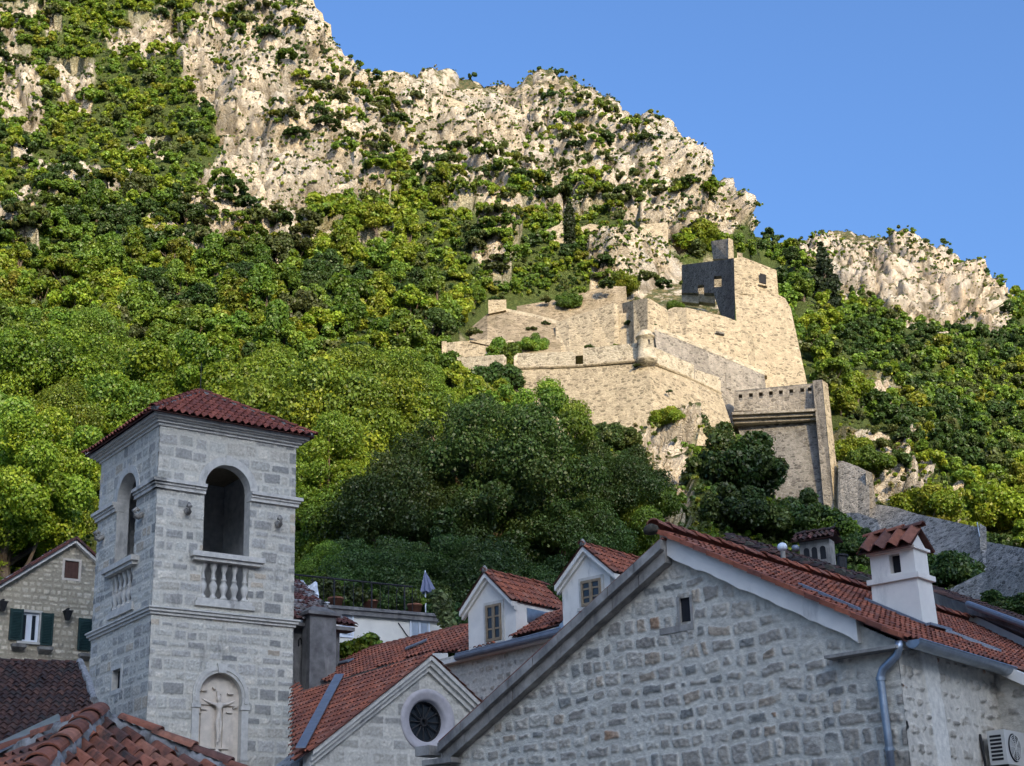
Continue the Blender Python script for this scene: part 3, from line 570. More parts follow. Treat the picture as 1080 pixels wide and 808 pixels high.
# ------------------------------------------------------------------ barrel tile planes
def tile_plane(mb, poly, tw, tl, amp, seed, pal, deck=.07, jit=.5, K=6, shape=1.0, deckcol=(.09, .04, .03)):
    poly = [np.array(p, float) for p in poly]; n = np.zeros(3)
    for i in range(len(poly)): n += np.cross(poly[i] - poly[0], poly[(i + 1) % len(poly)] - poly[0])
    n /= np.linalg.norm(n); n = n if n[2] > 0 else -n
    v = ZV - n * n[2]; v /= np.linalg.norm(v); u = np.cross(v, n); o = poly[0]
    q = np.array([[(p - o) @ u, (p - o) @ v] for p in poly]); rng = random.Random(seed)
    V = []; Fc = []; Cc = []
    u0, u1, v0, v1 = q[:, 0].min(), q[:, 0].max(), q[:, 1].min(), q[:, 1].max()
    for i in range(int((u1 - u0) / tw) + 1):
        colj = rng.gauss(0, .012) * jit
        for j in range(int((v1 - v0) / tl) + 1):
            cu, cv = u0 + (i + .5) * tw, v0 + (j + .5) * tl
            if not inpoly(np.array([cu]), np.array([cv]), [tuple(a) for a in q])[0]: continue
            base = np.array(pal[rng.randrange(len(pal))]) * rng.uniform(.78, 1.2); dj = rng.gauss(0, .012) * jit; tilt = rng.gauss(0, .02) * jit; lift = abs(rng.gauss(0, .01)) * jit
            nv = len(V)
            for (vv, up_, w_) in ((-.5 * tl - .02, .03 + lift, 1.0), (.54 * tl, .0, .92)):
                for k in range(K + 1):
                    x = (k / K - .5); h = amp * (math.cos(2 * math.pi * x) * .5 + .5) ** shape
                    V.append(o + u * (cu + x * tw * 1.02 * (w_ if shape > 1 else 1) + colj + dj + tilt * vv / tl * .5) + v * (cv + vv) + n * (deck + up_ + h * w_))
            for k in range(K + 1):   # lip underside
                V.append(V[nv + k] - n * .022 + v * .004)
            for k in range(K):
                Fc.append((nv + k, nv + k + 1, nv + K + 2 + k, nv + K + 1 + k)); Fc.append((nv + 2 * K + 2 + k, nv + 2 * K + 3 + k, nv + k + 1, nv + k)); Cc.append(tuple(base)); Cc.append(tuple(base * .8))
    mb.add([p for p in poly] + [p + n * deck * .6 for p in poly], [tuple(range(len(poly))), tuple(range(2 * len(poly) - 1, len(poly) - 1, -1))] + [(i, i + len(poly), (i + 1) % len(poly) + len(poly), (i + 1) % len(poly)) for i in range(len(poly))], deckcol)
    b = len(mb.v); mb.v.extend([tuple(p) for p in V]); mb.f.extend([tuple(a + b for a in f) for f in Fc]); mb.c.extend(Cc)
    return n
def caps(mb, p0, p1, rad, seg, seed, pal, lift=.05, n=7):
    p0, p1 = np.array(p0, float), np.array(p1, float); L = np.linalg.norm(p1 - p0); t = (p1 - p0) / L; s = np.cross(t, ZV); s /= np.linalg.norm(s); y = np.cross(s, t); rng = random.Random(seed); m = max(1, int(L / seg))
    for k in range(m):
        a, b = p0 + t * (L * k / m - .03), p0 + t * (L * (k + 1) / m + .04); V = []; c = np.array(pal[rng.randrange(len(pal))]) * rng.uniform(.75, 1.15); jx = rng.gauss(0, .012)
        for q, r, up_ in ((a, rad * 1.08, .03), (b, rad * .9, 0)):
            for i in range(n + 1):
                an = math.pi * i / n; V.append(q + s * (math.cos(an) * r + jx) + y * (math.sin(an) * r * .8 + lift + up_))
        for i in range(n + 1): V.append(V[i] * 1.0 - y * .025)
        mb.add(V, [(i, i + 1, n + 2 + i, n + 1 + i) for i in range(n)] + [(2 * n + 2 + i, 2 * n + 3 + i, i + 1, i) for i in range(n)], tuple(c))
def beam(mb, a, b, side, w0, w1, d0, d1, col=None):
    """bar from a to b; side = horizontal outward vector (w0..w1), d0..d1 vertical offsets"""
    a, b = np.array(a, float), np.array(b, float); s = np.array(side)
    mb.hexa([a + s * w1 + ZV * d0, b + s * w1 + ZV * d0, b + s * w0 + ZV * d0, a + s * w0 + ZV * d0, a + s * w1 + ZV * d1, b + s * w1 + ZV * d1, b + s * w0 + ZV * d1, a + s * w0 + ZV * d1], col)
def arch_pts(c, r, zs, n=16): return [(c + r * math.cos(math.pi * i / n), zs + r * math.sin(math.pi * i / n)) for i in range(n + 1)]
def arch_ring(mb, F, c, zs, r0, r1, w0, w1, n=20):
    V = []
    for i in range(n + 1):
        a = math.pi * i / n
        for r, w in ((r0, w0), (r0, w1), (r1, w1), (r1, w0)): V.append(F(c + r * math.cos(a), w, zs + r * math.sin(a)))
    Fc = []
    for i in range(n):
        for k in range(4): Fc.append((i * 4 + k, i * 4 + (k + 1) % 4, (i + 1) * 4 + (k + 1) % 4, (i + 1) * 4 + k))
    Fc += [(0, 1, 2, 3), (n * 4 + 3, n * 4 + 2, n * 4 + 1, n * 4)]
    mb.add(V, Fc)
RED = [(.29, .092, .05), (.33, .105, .055), (.25, .083, .048), (.19, .07, .046), (.27, .11, .07)]
DKRED = [(.25, .072, .045), (.28, .085, .052), (.22, .066, .044), (.19, .064, .045)]
OLD = [(.33, .12, .07), (.29, .105, .06), (.23, .09, .056), (.16, .075, .055), (.36, .15, .09)]
BROWN = [(.10, .05, .036), (.12, .06, .042), (.08, .043, .034), (.065, .04, .034)]
MOTTLED = [(.19, .075, .06), (.30, .24, .21), (.13, .06, .05), (.36, .33, .31), (.22, .10, .08)]
# ================================================================== bell tower
O = pr(160, 640, 55); O[2] = 0; W = 5.36
FR = Frame(O, 54.17); FL = Frame(O, -35.83)
cen = O + FR.a * W / 2 + FL.a * W / 2
bt = thing('bell_tower', cen, 'square grey stone bell tower with red pyramid roof, arched openings and crucifix niche', 'bell tower')
AC, AR, ZS, ZB = 2.66, .89, 17.75, 13.62
def op_belfry(u, z): return (np.abs(u - AC) < AR) & (z > ZB) & (z < ZS) | (np.hypot(u - AC, z - ZS) < AR) & (z >= ZS)
NC, NR, NZ = 2.62, .80, 10.42
def op_niche(u, z): return (np.abs(u - NC) < NR) & (z > 8.2) & (z < NZ) | (np.hypot(u - NC, z - NZ) < NR) & (z >= NZ)
ASH = [((.47, .46, .43), 5), ((.40, .39, .375), 3), ((.55, .52, .47), 3), ((.29, .29, .285), 1.3), ((.35, .345, .335), 1.8), ((.46, .40, .33), .7)]
stone_wall('wall', FR, 0, W, 5.5, 19.75, .03, lambda u, z: ~(op_belfry(u, z) | op_niche(u, z)), ASH, (.54, .52, .475), .40, .52, .05, .04, .018, 11, M['stone'], bt, .03, .15, .0)
def op_small(u, z): return (u > 2.35) & (u < 3.2) & (z > 10.85) & (z < 11.6)
stone_wall('wall', FL, 0, W, 5.5, 19.75, .03, lambda u, z: ~(op_belfry(u, z) | op_small(u, z)), ASH, (.54, .52, .475), .40, .52, .05, .04, .018, 12, M['stone'], bt, .03, .15, .0)
mb = MB()   # the two rear walls, floor and ceiling of the belfry
mb.fbox(FR, 0, W, -W, -W + .6, 0, 19.75); mb.fbox(FL, .02, W - .62, -W, -W + .6, 0, 19.75); mb.obj('rear_wall', plain('belfry_inner_stone', (.50, .48, .44), .9, .3, 3), bt)
mb = MB(); mb.fbox(FR, .1, W - .62, -W + .62, -.1, 13.1, 13.5); mb.obj('floor_slab', M['dark'], bt); mb = MB(); mb.fbox(FR, .05, W - .62, -W + .62, -.05, 19.3, 19.74); mb.obj('ceiling_slab', M['wood'], bt)
for F, far in ((FR, 0), (FL, 1)):   # reveals, belfry arch ring, balustrade, imposts
    mb = MB(); prof = [(AC + AR, ZB)] + arch_pts(AC, AR, ZS, 18) + [(AC - AR, ZB)]
    V = [F(u, .004, z) for u, z in prof] + [F(u, -.45, z) for u, z in prof]; n = len(prof)
    mb.add(V, [(i, i + 1, n + i + 1, n + i) for i in range(n - 1)]); mb.quad(F(AC + AR, 0.0, ZB), F(AC - AR, 0.0, ZB), F(AC - AR, -.75, ZB), F(AC + AR, -.75, ZB))
    mb.obj('opening_reveal', M['trim'], bt)
    mb = MB(); arch_ring(mb, F, AC, ZS, AR - .01, AR + .27, -.02, .035, 22); mb.obj('archivolt', M['trim'], bt)
    mb = MB(); mb.fbox(F, AC - .12, AC + .12, -.02, .05, ZS + AR - .03, ZS + AR + .33); mb.obj('keystone', M['trim'], bt)
    bl = MB(); bl.fbox(F, AC - 1.27, AC + 1.30, -.3, .22, 15.02, 15.14); bl.fbox(F, AC - 1.36, AC + 1.40, -.3, .30, 15.14, 15.32)
    rail = bl.obj('balustrade', M['trim'], bt); bl = MB(); bl.fbox(F, AC - 1.12, AC + 1.12, -.3, .10, 13.46, 13.62); bl.fbox(F, AC - 1.05, AC + 1.05, -.25, .06, 13.62, 13.74); bl.obj('plinth', M['trim'], rail)
    for k in range(5):
        u = AC - .80 + k * .40; b_ = MB(); c = F(u, -.10, 13.74)
        b_.lathe(c, [(0, 0), (.14, 0), (.14, .08), (.085, .12), (.075, .2), (.15, .42), (.145, .5), (.07, .66), (.10, .68), (.10, .73), (.07, .76), (.06, .95), (.12, 1.12), (.13, 1.18), (.14, 1.2), (.14, 1.29), (0, 1.29)], 10)
        b_.obj('baluster', M['trim'], rail, True)
    for u0, u1 in ((-.22, AC - AR + .02), (AC + AR - .02, W + .22)):
        m_ = MB(); m_.fbox(F, max(u0, -.10) if u0 < 0 else u0, min(u1, W + .1) if u1 > W else u1, -.25, .10, 17.42, 17.55); m_.fbox(F, max(u0, -.15) if u0 < 0 else u0, min(u1, W + .15) if u1 > W else u1, -.25, .15, 17.55, 17.64); m_.fbox(F, u0, u1, -.25, .22, 17.64, 17.76)
        m_.obj('impost', M['trim'], bt)
    for u in ((1.10, 4.62) if not far else (1.15, 4.75)):
        h = MB(); c = F(u, .02, 16.75); h.tube([c, F(u, .18, 16.62), F(u, .30, 16.66), F(u, .34, 16.82), F(u, .24, 16.93), F(u, .14, 16.86)], [.10, .10, .09, .085, .075, .06], 8); h.obj('stone_hook', M['coping'], bt, True)
for z0, z1, p in ((13.02, 13.12, .07), (13.12, 13.22, .14), (13.22, 13.28, .19)):
    pass
mb = MB()
for z0, z1, p in ((13.02, 13.12, .07), (13.12, 13.22, .14), (13.22, 13.28, .19)): mb.fbox(FR, -p, W + p, -W - p, p, z0, z1)
mb.obj('string_course', M['trim'], bt)
mb = MB()
for z0, z1, p in ((19.70, 19.80, .07), (19.80, 19.89, .16), (19.89, 19.95, .25), (19.95, 20.06, .36)): mb.fbox(FR, -p, W + p, -W - p, p, z0, z1)
mb.obj('cornice', M['trim'], bt)
t = ray(207, 410); apex_z = None
k = np.hypot(cen[0], cen[1]) / np.hypot(t[0], t[1]); apex_z = EZ + t[2] * k
ov = .50; cs = [FR(-ov, ov, 20.03), FR(W + ov, ov, 20.03), FR(W + ov, -W - ov, 20.03), FR(-ov, -W - ov, 20.03)]; ap = np.array([cen[0], cen[1], apex_z - .2])
rf = MB()
for k in range(4): tile_plane(rf, [cs[k], cs[(k + 1) % 4], ap], .27, .43, .11, 20 + k, DKRED, .05)
roof = rf.obj('roof', M['tile'], bt); rf = MB()
for k in range(4): rf.tube([cs[k] * .985 + ap * .015 + ZV * .06, cs[k] * .5 + ap * .5 + ZV * .1, ap + ZV * .1], .10, 8)
rf.obj('hip_mortar', M['mortar'], roof); rf = MB()
for k in range(4): caps(rf, cs[k] + ZV * .05, ap + ZV * .05, .12, .4, 31 + k, DKRED, .07)
rf.obj('hip_tiles', M['tile'], roof)
rf = MB(); rf.tube([ap, ap + ZV * 1.25], [.025, .012], 6); rf.obj('finial_rod', M['iron'], roof)
# crucifix niche
mb = MB(); mb.fbox(FR, NC - NR - .1, NC + NR + .1, -.45, -.22, 8.0, NZ + NR + .05); mb.fbox(FR, NC - .62, NC - .20, -.22, -.18, 8.3, 10.1); mb.fbox(FR, NC + .20, NC + .62, -.22, -.185, 8.3, 10.1)
nb = mb.obj('niche', M['relief'], bt)
mb = MB(); prof = [(NC + NR, 8.2)] + arch_pts(NC, NR, NZ, 18) + [(NC - NR, 8.2)]; n = len(prof)
mb.add([FR(u, .01, z) for u, z in prof] + [FR(u, -.24, z) for u, z in prof], [(i, i + 1, n + i + 1, n + i) for i in range(n - 1)])
for r0, r1, w1 in ((NR - .01, NR + .09, .05), (NR + .09, NR + .17, .085), (NR + .17, NR + .24, .05)): arch_ring(mb, FR, NC, NZ, r0, r1, -.03, w1)
for s in (-1, 1):
    u0, u1 = sorted((NC + s * (NR - .01), NC + s * (NR + .24))); mb.fbox(FR, u0, u1, -.03, .06, 8.2, NZ - .42); mb.fbox(FR, u0 - .04, u1 + .04, -.03, .10, NZ - .42, NZ - .30); mb.fbox(FR, u0, u1, -.03, .075, NZ - .30, NZ)
    mb.fbox(FR, u0 + .07, u1 - .07, .06, .11, NZ - .22, NZ - .06); mb.fbox(FR, u0 - .02, u1 + .02, -.03, .09, 8.3, 8.42)
mb.hexa([FR(NC - .13, .14, NZ + NR - .02), FR(NC + .13, .14, NZ + NR - .02), FR(NC + .13, -.1, NZ + NR - .02), FR(NC - .13, -.1, NZ + NR - .02), FR(NC - .18, .12, NZ + NR + .30), FR(NC + .18, .12, NZ + NR + .30), FR(NC + .18, -.1, NZ + NR + .30), FR(NC - .18, -.1, NZ + NR + .30)])
mb.fbox(FR, NC - .95, NC + 1.05, -.02, .16, 7.95, 8.12)
mb.obj('niche_frame', M['trim'], nb)
mb = MB(); mb.fbox(FR, NC - .055, NC + .055, -.185, -.12, 8.3, 10.62); mb.fbox(FR, NC - .72, NC + .72, -.185, -.125, 10.14, 10.26)
mb.fbox(FR, NC - .42, NC + .42, -.20, -.13, 8.68, 8.72)
for u, z, l, a in ((-.52, 10.62, .2, .05), (-.52, 9.98, .22, 0), (-.15, 10.7, .12, -.4), (.05, 10.55, .1, -.5), (.45, 10.56, .22, .06), (.42, 9.92, .22, 0), (-.70, 9.86, .2, .1), (.62, 10.1, .14, .5)):
    mb.hexa([FR(NC + u - l / 2, -.12, z - .02 - a * l / 2), FR(NC + u + l / 2, -.12, z - .02 + a * l / 2), FR(NC + u + l / 2, -.22, z - .02 + a * l / 2), FR(NC + u - l / 2, -.22, z - .02 - a * l / 2), FR(NC + u - l / 2, -.12, z + .025 - a * l / 2), FR(NC + u + l / 2, -.12, z + .025 + a * l / 2), FR(NC + u + l / 2, -.22, z + .025 + a * l / 2), FR(NC + u - l / 2, -.22, z + .025 - a * l / 2)])
mb.tube([FR(NC - .38, -.17, 8.28), FR(NC - .1, -.15, 8.58), FR(NC, -.14, 8.62), FR(NC + .1, -.15, 8.55), FR(NC + .36, -.17, 8.26)], .05, 6)
mb.obj('cross', M['relief'], nb)
def skin(name, verts, edges, radii, m, parent):
    me = bpy.data.meshes.new(name); off = parent_world(parent); me.from_pydata([tuple(np.array(v) - off) for v in verts], edges, []); me.materials.append(m)
    o = bpy.data.objects.new(name, me); COL.objects.link(o); o.parent = parent
    o.modifiers.new('skin', 'SKIN'); s2 = o.modifiers.new('sub', 'SUBSURF'); s2.levels = s2.render_levels = 2
    for i, r in enumerate(radii): me.skin_vertices[0].data[i].radius = (r, r)
    me.skin_vertices[0].data[0].use_root = True; return o
q = lambda u, w, z: FR(NC + u, w, z)
skin('carved_figure', [q(0, -.08, 9.72), q(.01, -.07, 9.92), q(0, -.06, 10.10), q(.0, -.055, 10.22), q(-.045, -.03, 10.34), q(-.05, -.03, 10.44), q(-.16, -.08, 10.16), q(-.38, -.10, 10.22), q(-.62, -.11, 10.33), q(.16, -.08, 10.16), q(.38, -.10, 10.22), q(.62, -.11, 10.33),
    q(-.07, -.06, 9.55), q(-.05, -.03, 9.28), q(-.03, -.06, 8.98), q(.06, -.06, 9.55), q(.05, -.04, 9.28), q(.01, -.06, 8.98), q(-.02, -.05, 8.86)],
    [(0, 1), (1, 2), (2, 3), (3, 4), (4, 5), (2, 6), (6, 7), (7, 8), (2, 9), (9, 10), (10, 11), (0, 12), (12, 13), (13, 14), (0, 15), (15, 16), (16, 17), (14, 18)],
    [.085, .075, .095, .045, .075, .06, .055, .04, .028, .055, .04, .028, .065, .05, .035, .065, .05, .035, .03], M['relief'], nb)
# little window
mb = MB(); mb.fbox(FL, 2.3, 3.25, -.8, -.2, 10.8, 11.65); wn = mb.obj('window', M['dark'], bt)
mb = MB()
for a in ((2.30, 3.25, 11.58, 11.72), (2.30, 3.25, 10.72, 10.88), (2.28, 2.40, 10.88, 11.58), (3.14, 3.26, 10.88, 11.58)): mb.fbox(FL, a[0], a[1], -.4, .03, a[2], a[3])
mb.obj('frame', M['trim'], wn)
# ================================================================== front gabled house
C0 = pr(945, 667, 26); C0[2] = 0
G = Frame(C0, -50.26); S_ = Frame(C0, 39.74)
hs = thing('gabled_house', C0, 'large rubble stone house whose broad gable end carries the white tiled chimney', 'house')
ra0, rb0 = G.hit(706, 561, .14), G.hit(940, 661, .14); sl_ = (ra0[1] - rb0[1]) / (ra0[0] - rb0[0]); roofz = lambda u: rb0[1] - .15 + (u - rb0[0]) * sl_
LT, RG, RT_ = (9.82, 5.50), (4.32, roofz(4.32) - .06), (.02, roofz(.02) - .06)     # wall outline under the copings (u, z)
lz = lambda u: np.where(u > RG[0], RG[1] + (u - RG[0]) * (LT[1] - RG[1]) / (LT[0] - RG[0]), RG[1] + (RG[0] - u) * (RT_[1] - RG[1]) / (RG[0] - RT_[0]))
SLOT = [G.hit(*p) for p in ((717, 632), (728, 632), (728, 655), (717, 656))]; su0, su1, sz0, sz1 = SLOT[1][0], SLOT[0][0], SLOT[2][1], SLOT[0][1]
GP = [((.39, .36, .32), 4), ((.34, .315, .285), 4), ((.44, .405, .36), 3), ((.25, .25, .24), 1.2), ((.41, .345, .28), 1.4), ((.38, .25, .17), .2), ((.50, .47, .42), 1.5)]
def pp_quoin(U, Z, q): return sst(.85, .65, U + .12 * fbm(q / .25, 3, 91)) * sst(5.2, 5.8, Z) * .8
def pp_top(U, Z, q): return sst(.55, .2, lz(U) - Z + .35 * fbm(q / .5, 3, 92)) * .75
def pp_low(U, Z, q): return sst(.35, .1, (U + .55 * (Z - 4.0)) * 0 + np.abs(fbm(q / 2.5, 3, 95)) * 7) * .5
stone_wall('gable_wall', G, 0, 9.84, 3.4, 8.7, .019, lambda u, z: (z < lz(u)) & ~((u > su0) & (u < su1) & (z > sz0) & (z < sz1)), GP, (.58, .56, .51), .29, .33, .045, .06, .026, 3, M['rubble'], hs, .10, .10, -.08,
    patches=[(pp_quoin, (.54, .52, .475), .028), (pp_top, (.56, .545, .50), .03), (pp_low, (.56, .54, .49), .025)])
ZWING = 3.5
def pp_strip(U, Z, q): c = .98 + .08 * (6.4 - Z) + .05 * fbm(q / .4, 3, 97); return sst(.30, .24, np.abs(U - c)) * 1.0
def pp_side(U, Z, q): return sst(.2, .4, fbm(q / .8, 4, 98)) * .7
stone_wall('side_wall', S_, 0, ZWING, 3.2, 6.3, .019, lambda u, z: z < roofz(0) - .05, [((.38, .355, .32), 4), ((.31, .295, .27), 3), ((.46, .43, .39), 3), ((.33, .20, .14), .3)], (.54, .515, .475), .25, .28, .07, .10, .035, 5, M['rubble'], hs, .07, .25, .12,
    patches=[(pp_side, (.54, .515, .475), .02), (pp_strip, (.66, .645, .615), .035)])
mb = MB(); mb.prism([G(.04, -.06, 0), G(9.8, -.06, 0), G(9.8, -.06, LT[1] - .12), G(4.32, -.06, RG[1] - .14), G(.04, -.06, RT_[1] - .12)], -G.w * 13); mb.fbox(G, su0 + .0, su1, -.05, -.04, sz0, sz1); mb.obj('wall_core', M['mortar'], hs)
mb = MB(); mb.fbox(G, su0 - .06, su1 + .06, -.058, -.03, sz0 - .06, sz1 + .06); sw = mb.obj('slot_window', M['dark'], hs)
mb = MB()
mb.fbox(G, su1, su1 + .06, -.055, .03, sz0 - .05, sz1 + .04); mb.fbox(G, su0 - .05, su0, -.055, .03, sz0 - .05, sz1 + .04); mb.fbox(G, su0 - .05, su1 + .45, -.055, .035, sz0 - .16, sz0 - .048); mb.obj('frame', M['coping'], sw)
# left coping: projecting stone slabs, joint by joint; a thin row of tiles on its back
def at_line(a, b, t): return tuple(a[i] + (b[i] - a[i]) * t for i in (0, 1))
LA, LB = G.hit(461, 788, .34), G.hit(697, 570, .34); LA = (LA[0], LA[1] - .10); LB = (LB[0], LB[1] - .14)
cp = MB(); nseg = 9; rng = random.Random(4)
for k in range(nseg):
    a, b = at_line(LA, LB, k / nseg), at_line(LA, LB, (k + 1) / nseg - .003); j = rng.uniform(-.015, .015)
    beam(cp, G(a[0], 0, a[1]), G(b[0], 0, b[1]), G.w, -.2, .22 + j, -.22, .0); beam(cp, G(a[0], 0, a[1]), G(b[0], 0, b[1]), G.w, -.2, .34 + j, -.001, .17)
cpo = cp.obj('stone_coping', M['coping'], hs)
cp = MB(); beam(cp, G(LA[0], 0, LA[1]), G(LB[0], 0, LB[1]), G.w, -.3, .30, .175, .215, (.20, .08, .055)); cp.obj('coping_tiles', M['tile'], cpo)
cp = MB(); cp.fbox(G, 9.25, 10.0, -.1, .30, 5.24, 5.34); cp.fbox(G, 9.75, 10.12, -.1, .36, 5.42, 5.60); cp.obj('kneeler', M['coping'], cpo)
# right plaster verge
vg = MB(); A_, B_ = (4.28, roofz(4.28)), (.60, roofz(.60)); n = 26; top = []; bot = []
for k in range(n + 1):
    t_ = k / n; p = at_line(A_, B_, t_); top.append((p[0], p[1] + .07)); bot.append((p[0] - .0, p[1] - .32 + .012 * math.sin(k * 2.1) + rng.uniform(-.02, .02) - .08 * max(0, t_ - .8)))
for k in range(n): vg.hexa([G(bot[k][0], .15, bot[k][1]), G(bot[k + 1][0], .15, bot[k + 1][1]), G(bot[k + 1][0], -.1, bot[k + 1][1]), G(bot[k][0], -.1, bot[k][1]), G(top[k][0], .15, top[k][1]), G(top[k + 1][0], .15, top[k + 1][1]), G(top[k + 1][0], -.1, top[k + 1][1]), G(top[k][0], -.1, top[k][1])])
vg.obj('plaster_verge', M['plaster'], hs)
vg = MB(); vg.fbox(G, -.12, 1.15, -.1, .30, roofz(-.1) - .16, roofz(-.1) - .11); vg.obj('eave_slab', M['coping'], hs)
# right roof slope (and the wing's lower continuation)
rp = lambda u, v: G(u, -v, roofz(u))
NROOF = np.cross(G.a + ZV * sl_, G.w); NROOF /= np.linalg.norm(NROOF)
rf = MB(); tile_plane(rf, [rp(-.2, -.14), rp(4.30, -.14), rp(4.30, 13), rp(-.2, 13)], .185, .31, .055, 51, RED, .05, .5); rfo = rf.obj('roof', M['tile'], hs)
rf = MB(); tile_plane(rf, [rp(-3.2, ZWING + .1), rp(-.25, ZWING + .1), rp(-.25, 13), rp(-3.2, 13)], .185, .31, .055, 52, RED, .05, .5); rf.obj('wing_roof', M['tile'], hs)
rf = MB(); caps(rf, G(4.33, .25, roofz(4.33) + .08), G(4.33, -13, roofz(4.33) + .08), .13, .4, 53, RED, .06); rf.obj('ridge_tiles', M['tile'], rfo)
rf = MB(); rf.lathe(G(4.36, .28, roofz(4.3) + .02), [(0, 0), (.13, .0), (.15, .06), (.12, .13), (.05, .17), (0, .18)], 12); rf.obj('ridge_end', M['moss'], rfo, True)
rf = MB()
for k in range(17):   # verge tiles over the plaster band
    u1_, u0_ = 4.30 - k * .262, 4.30 - (k + 1) * .262 - .02; c_ = np.array(RED[k % 4]) * rng.uniform(.85, 1.25)
    beam(rf, rp(u0_, -.22) + ZV * (.055), rp(u1_, -.22) + ZV * .035, G.w, -.12, .06, -.01, .075, tuple(c_))
rf.obj('verge_tiles', M['tile'], rfo)
rf = MB()
for (u0_, u1_, v_) in ((1.75, 2.6, .75), (1.45, 1.5, 6.4)): pass
rf.hexa([rp(.95, .62) + ZV * .13, rp(1.95, .50) + ZV * .13, rp(1.95, .62) + ZV * .13, rp(.95, .74) + ZV * .13, rp(.95, .62) + ZV * .18, rp(1.95, .50) + ZV * .18, rp(1.95, .62) + ZV * .18, rp(.95, .74) + ZV * .18]); rf.obj('snow_bar', M['flash'], rfo); rf = MB(); rf.hexa([rp(.6, 5.2) + ZV * .13, rp(1.3, 4.6) + ZV * .13, rp(1.3, 4.75) + ZV * .13, rp(.6, 5.35) + ZV * .13, rp(.6, 5.2) + ZV * .19, rp(1.3, 4.6) + ZV * .19, rp(1.3, 4.75) + ZV * .19, rp(.6, 5.35) + ZV * .19])
rf.obj('snow_bar', M['flash'], rfo)
# wing wall and verge
WF = Frame(G(0, -ZWING, 0), -50.26)
stone_wall('wing_wall', WF, -3.2, .02, 2.6, 6.3, .022, lambda u, z: z < roofz(u) - .12, [((.37, .345, .31), 4), ((.30, .285, .265), 3), ((.43, .40, .36), 2)], (.50, .48, .445), .27, .32, .08, .10, .03, 6, M['rubble'], hs, .07, .3, .4)
mb = MB(); beam(mb, WF(-3.2, 0, roofz(-3.2)), WF(-.10, 0, roofz(-.10)), WF.w, -.05, .16, -.16, .05); mb.obj('wing_verge', M['plaster'], hs)
mb = MB(); mb.prism([WF(-3.2, -.07, 0), WF(0, -.07, 0), WF(0, -.07, roofz(0) - .2), WF(-3.2, -.07, roofz(-3.2) - .2)], -WF.w * 6); mb.obj('wing_core', M['mortar'], hs)
# chimney
p0 = hitplane(974, 660, rp(0, 0) + ZV * .1, NROOF); cu = float((p0 - C0) @ G.a); cv = -float((p0 - C0) @ G.w)
CF = Frame(G(cu, -cv, 0), -50.26); uL = CF.hit(919, 640)[0]; SFc = Frame(G(cu, -cv, 0), 39.74); vR = SFc.hit(990, 655)[0]
zb = CF.hit(916, 618)[1]; zc = CF.hit(918, 590)[1]
ch = MB(); tp = .02
hw = zb + .0
def taper(mb, u0, u1, v0, v1, z0, z1, e): mb.hexa([CF(u0, -v0, z0), CF(u1, -v0, z0), CF(u1, -v1, z0), CF(u0, -v1, z0), CF(u0 + e, -v0 - e, z1), CF(u1 - e, -v0 - e, z1), CF(u1 - e, -v1 + e, z1), CF(u0 + e, -v1 + e, z1)])
taper(ch, 0, uL, 0, vR, p0[2] - .5, zb, .03); chim = ch.obj('chimney', M['plaster'], hs)
ch = MB(); ch.fbox(CF, -.03, uL + .03, -vR - .03, .03, zb, zb + .10); ch.obj('band', M['plaster'], chim)
ch = MB(); h2 = .47; slu0, slu1 = uL * .34, uL * .56; zt = zb + .10
ch.fbox(CF, .05, slu0, -vR + .05, -.05, zt, zt + h2); ch.fbox(CF, slu1, uL - .05, -vR + .05, -.05, zt, zt + h2); ch.fbox(CF, slu0, slu1, -vR + .05, -.05, zt, zt + .06); ch.fbox(CF, slu0, slu1, -vR + .05, -.05, zt + h2 - .05, zt + h2); ch.fbox(CF, slu0, slu1, -vR + .05, -.25, zt + .06, zt + h2 - .05)
ch.obj('flue_head', M['plaster'], chim); ch = MB(); ch.fbox(CF, slu0 + .002, slu1 - .002, -.24, -.20, zt + .061, zt + h2 - .051); ch.obj('vent_slot', M['dark'], chim)
ch = MB(); z2 = zt + h2; vm = vR / 2; rise = vR * .38
ch.fbox(CF, -.0, uL + .0, -vR - .0, .0, z2, z2 + .05)
ch.prism([CF(.06, -.04, z2 + .05), CF(.06, -vR + .04, z2 + .05), CF(.06, -vm, z2 + .05 + rise)], G.a * (uL - .12)); ch.obj('gable_head', M['plaster'], chim)
ch = MB(); zz_ = z2 + .04
for s_, va, seed in ((1, -.13, 61), (-1, vR + .13, 62)):
    tile_plane(ch, [CF(-.02, -va, zz_ - .03), CF(uL + .10, -va, zz_ - .03), CF(uL + .10, -vm, zz_ + rise + .10), CF(-.02, -vm, zz_ + rise + .10)], (uL + .12) / 4, .62, .12, seed, OLD, .02, .6, 10)
caps(ch, CF(-.05, -vm, zz_ + rise + .12), CF(uL + .12, -vm, zz_ + rise + .12), .10, .36, 63, OLD, .03); ch.obj('chimney_cap', M['tile'], chim)
ch = MB(); beam(ch, rp(cu - .12, cv - .10) + ZV * .13, rp(cu + uL + .05, cv - .10) + ZV * .13, G.w, -.1, .04, .0, .05); beam(ch, G(cu - .10, -cv + .1, roofz(cu - .10) + .13), G(cu - .10, -cv - vR - .1, roofz(cu - .10) + .13), -G.a, -.02, .10, 0, .05); ch.obj('flashing', M['flash'], chim)
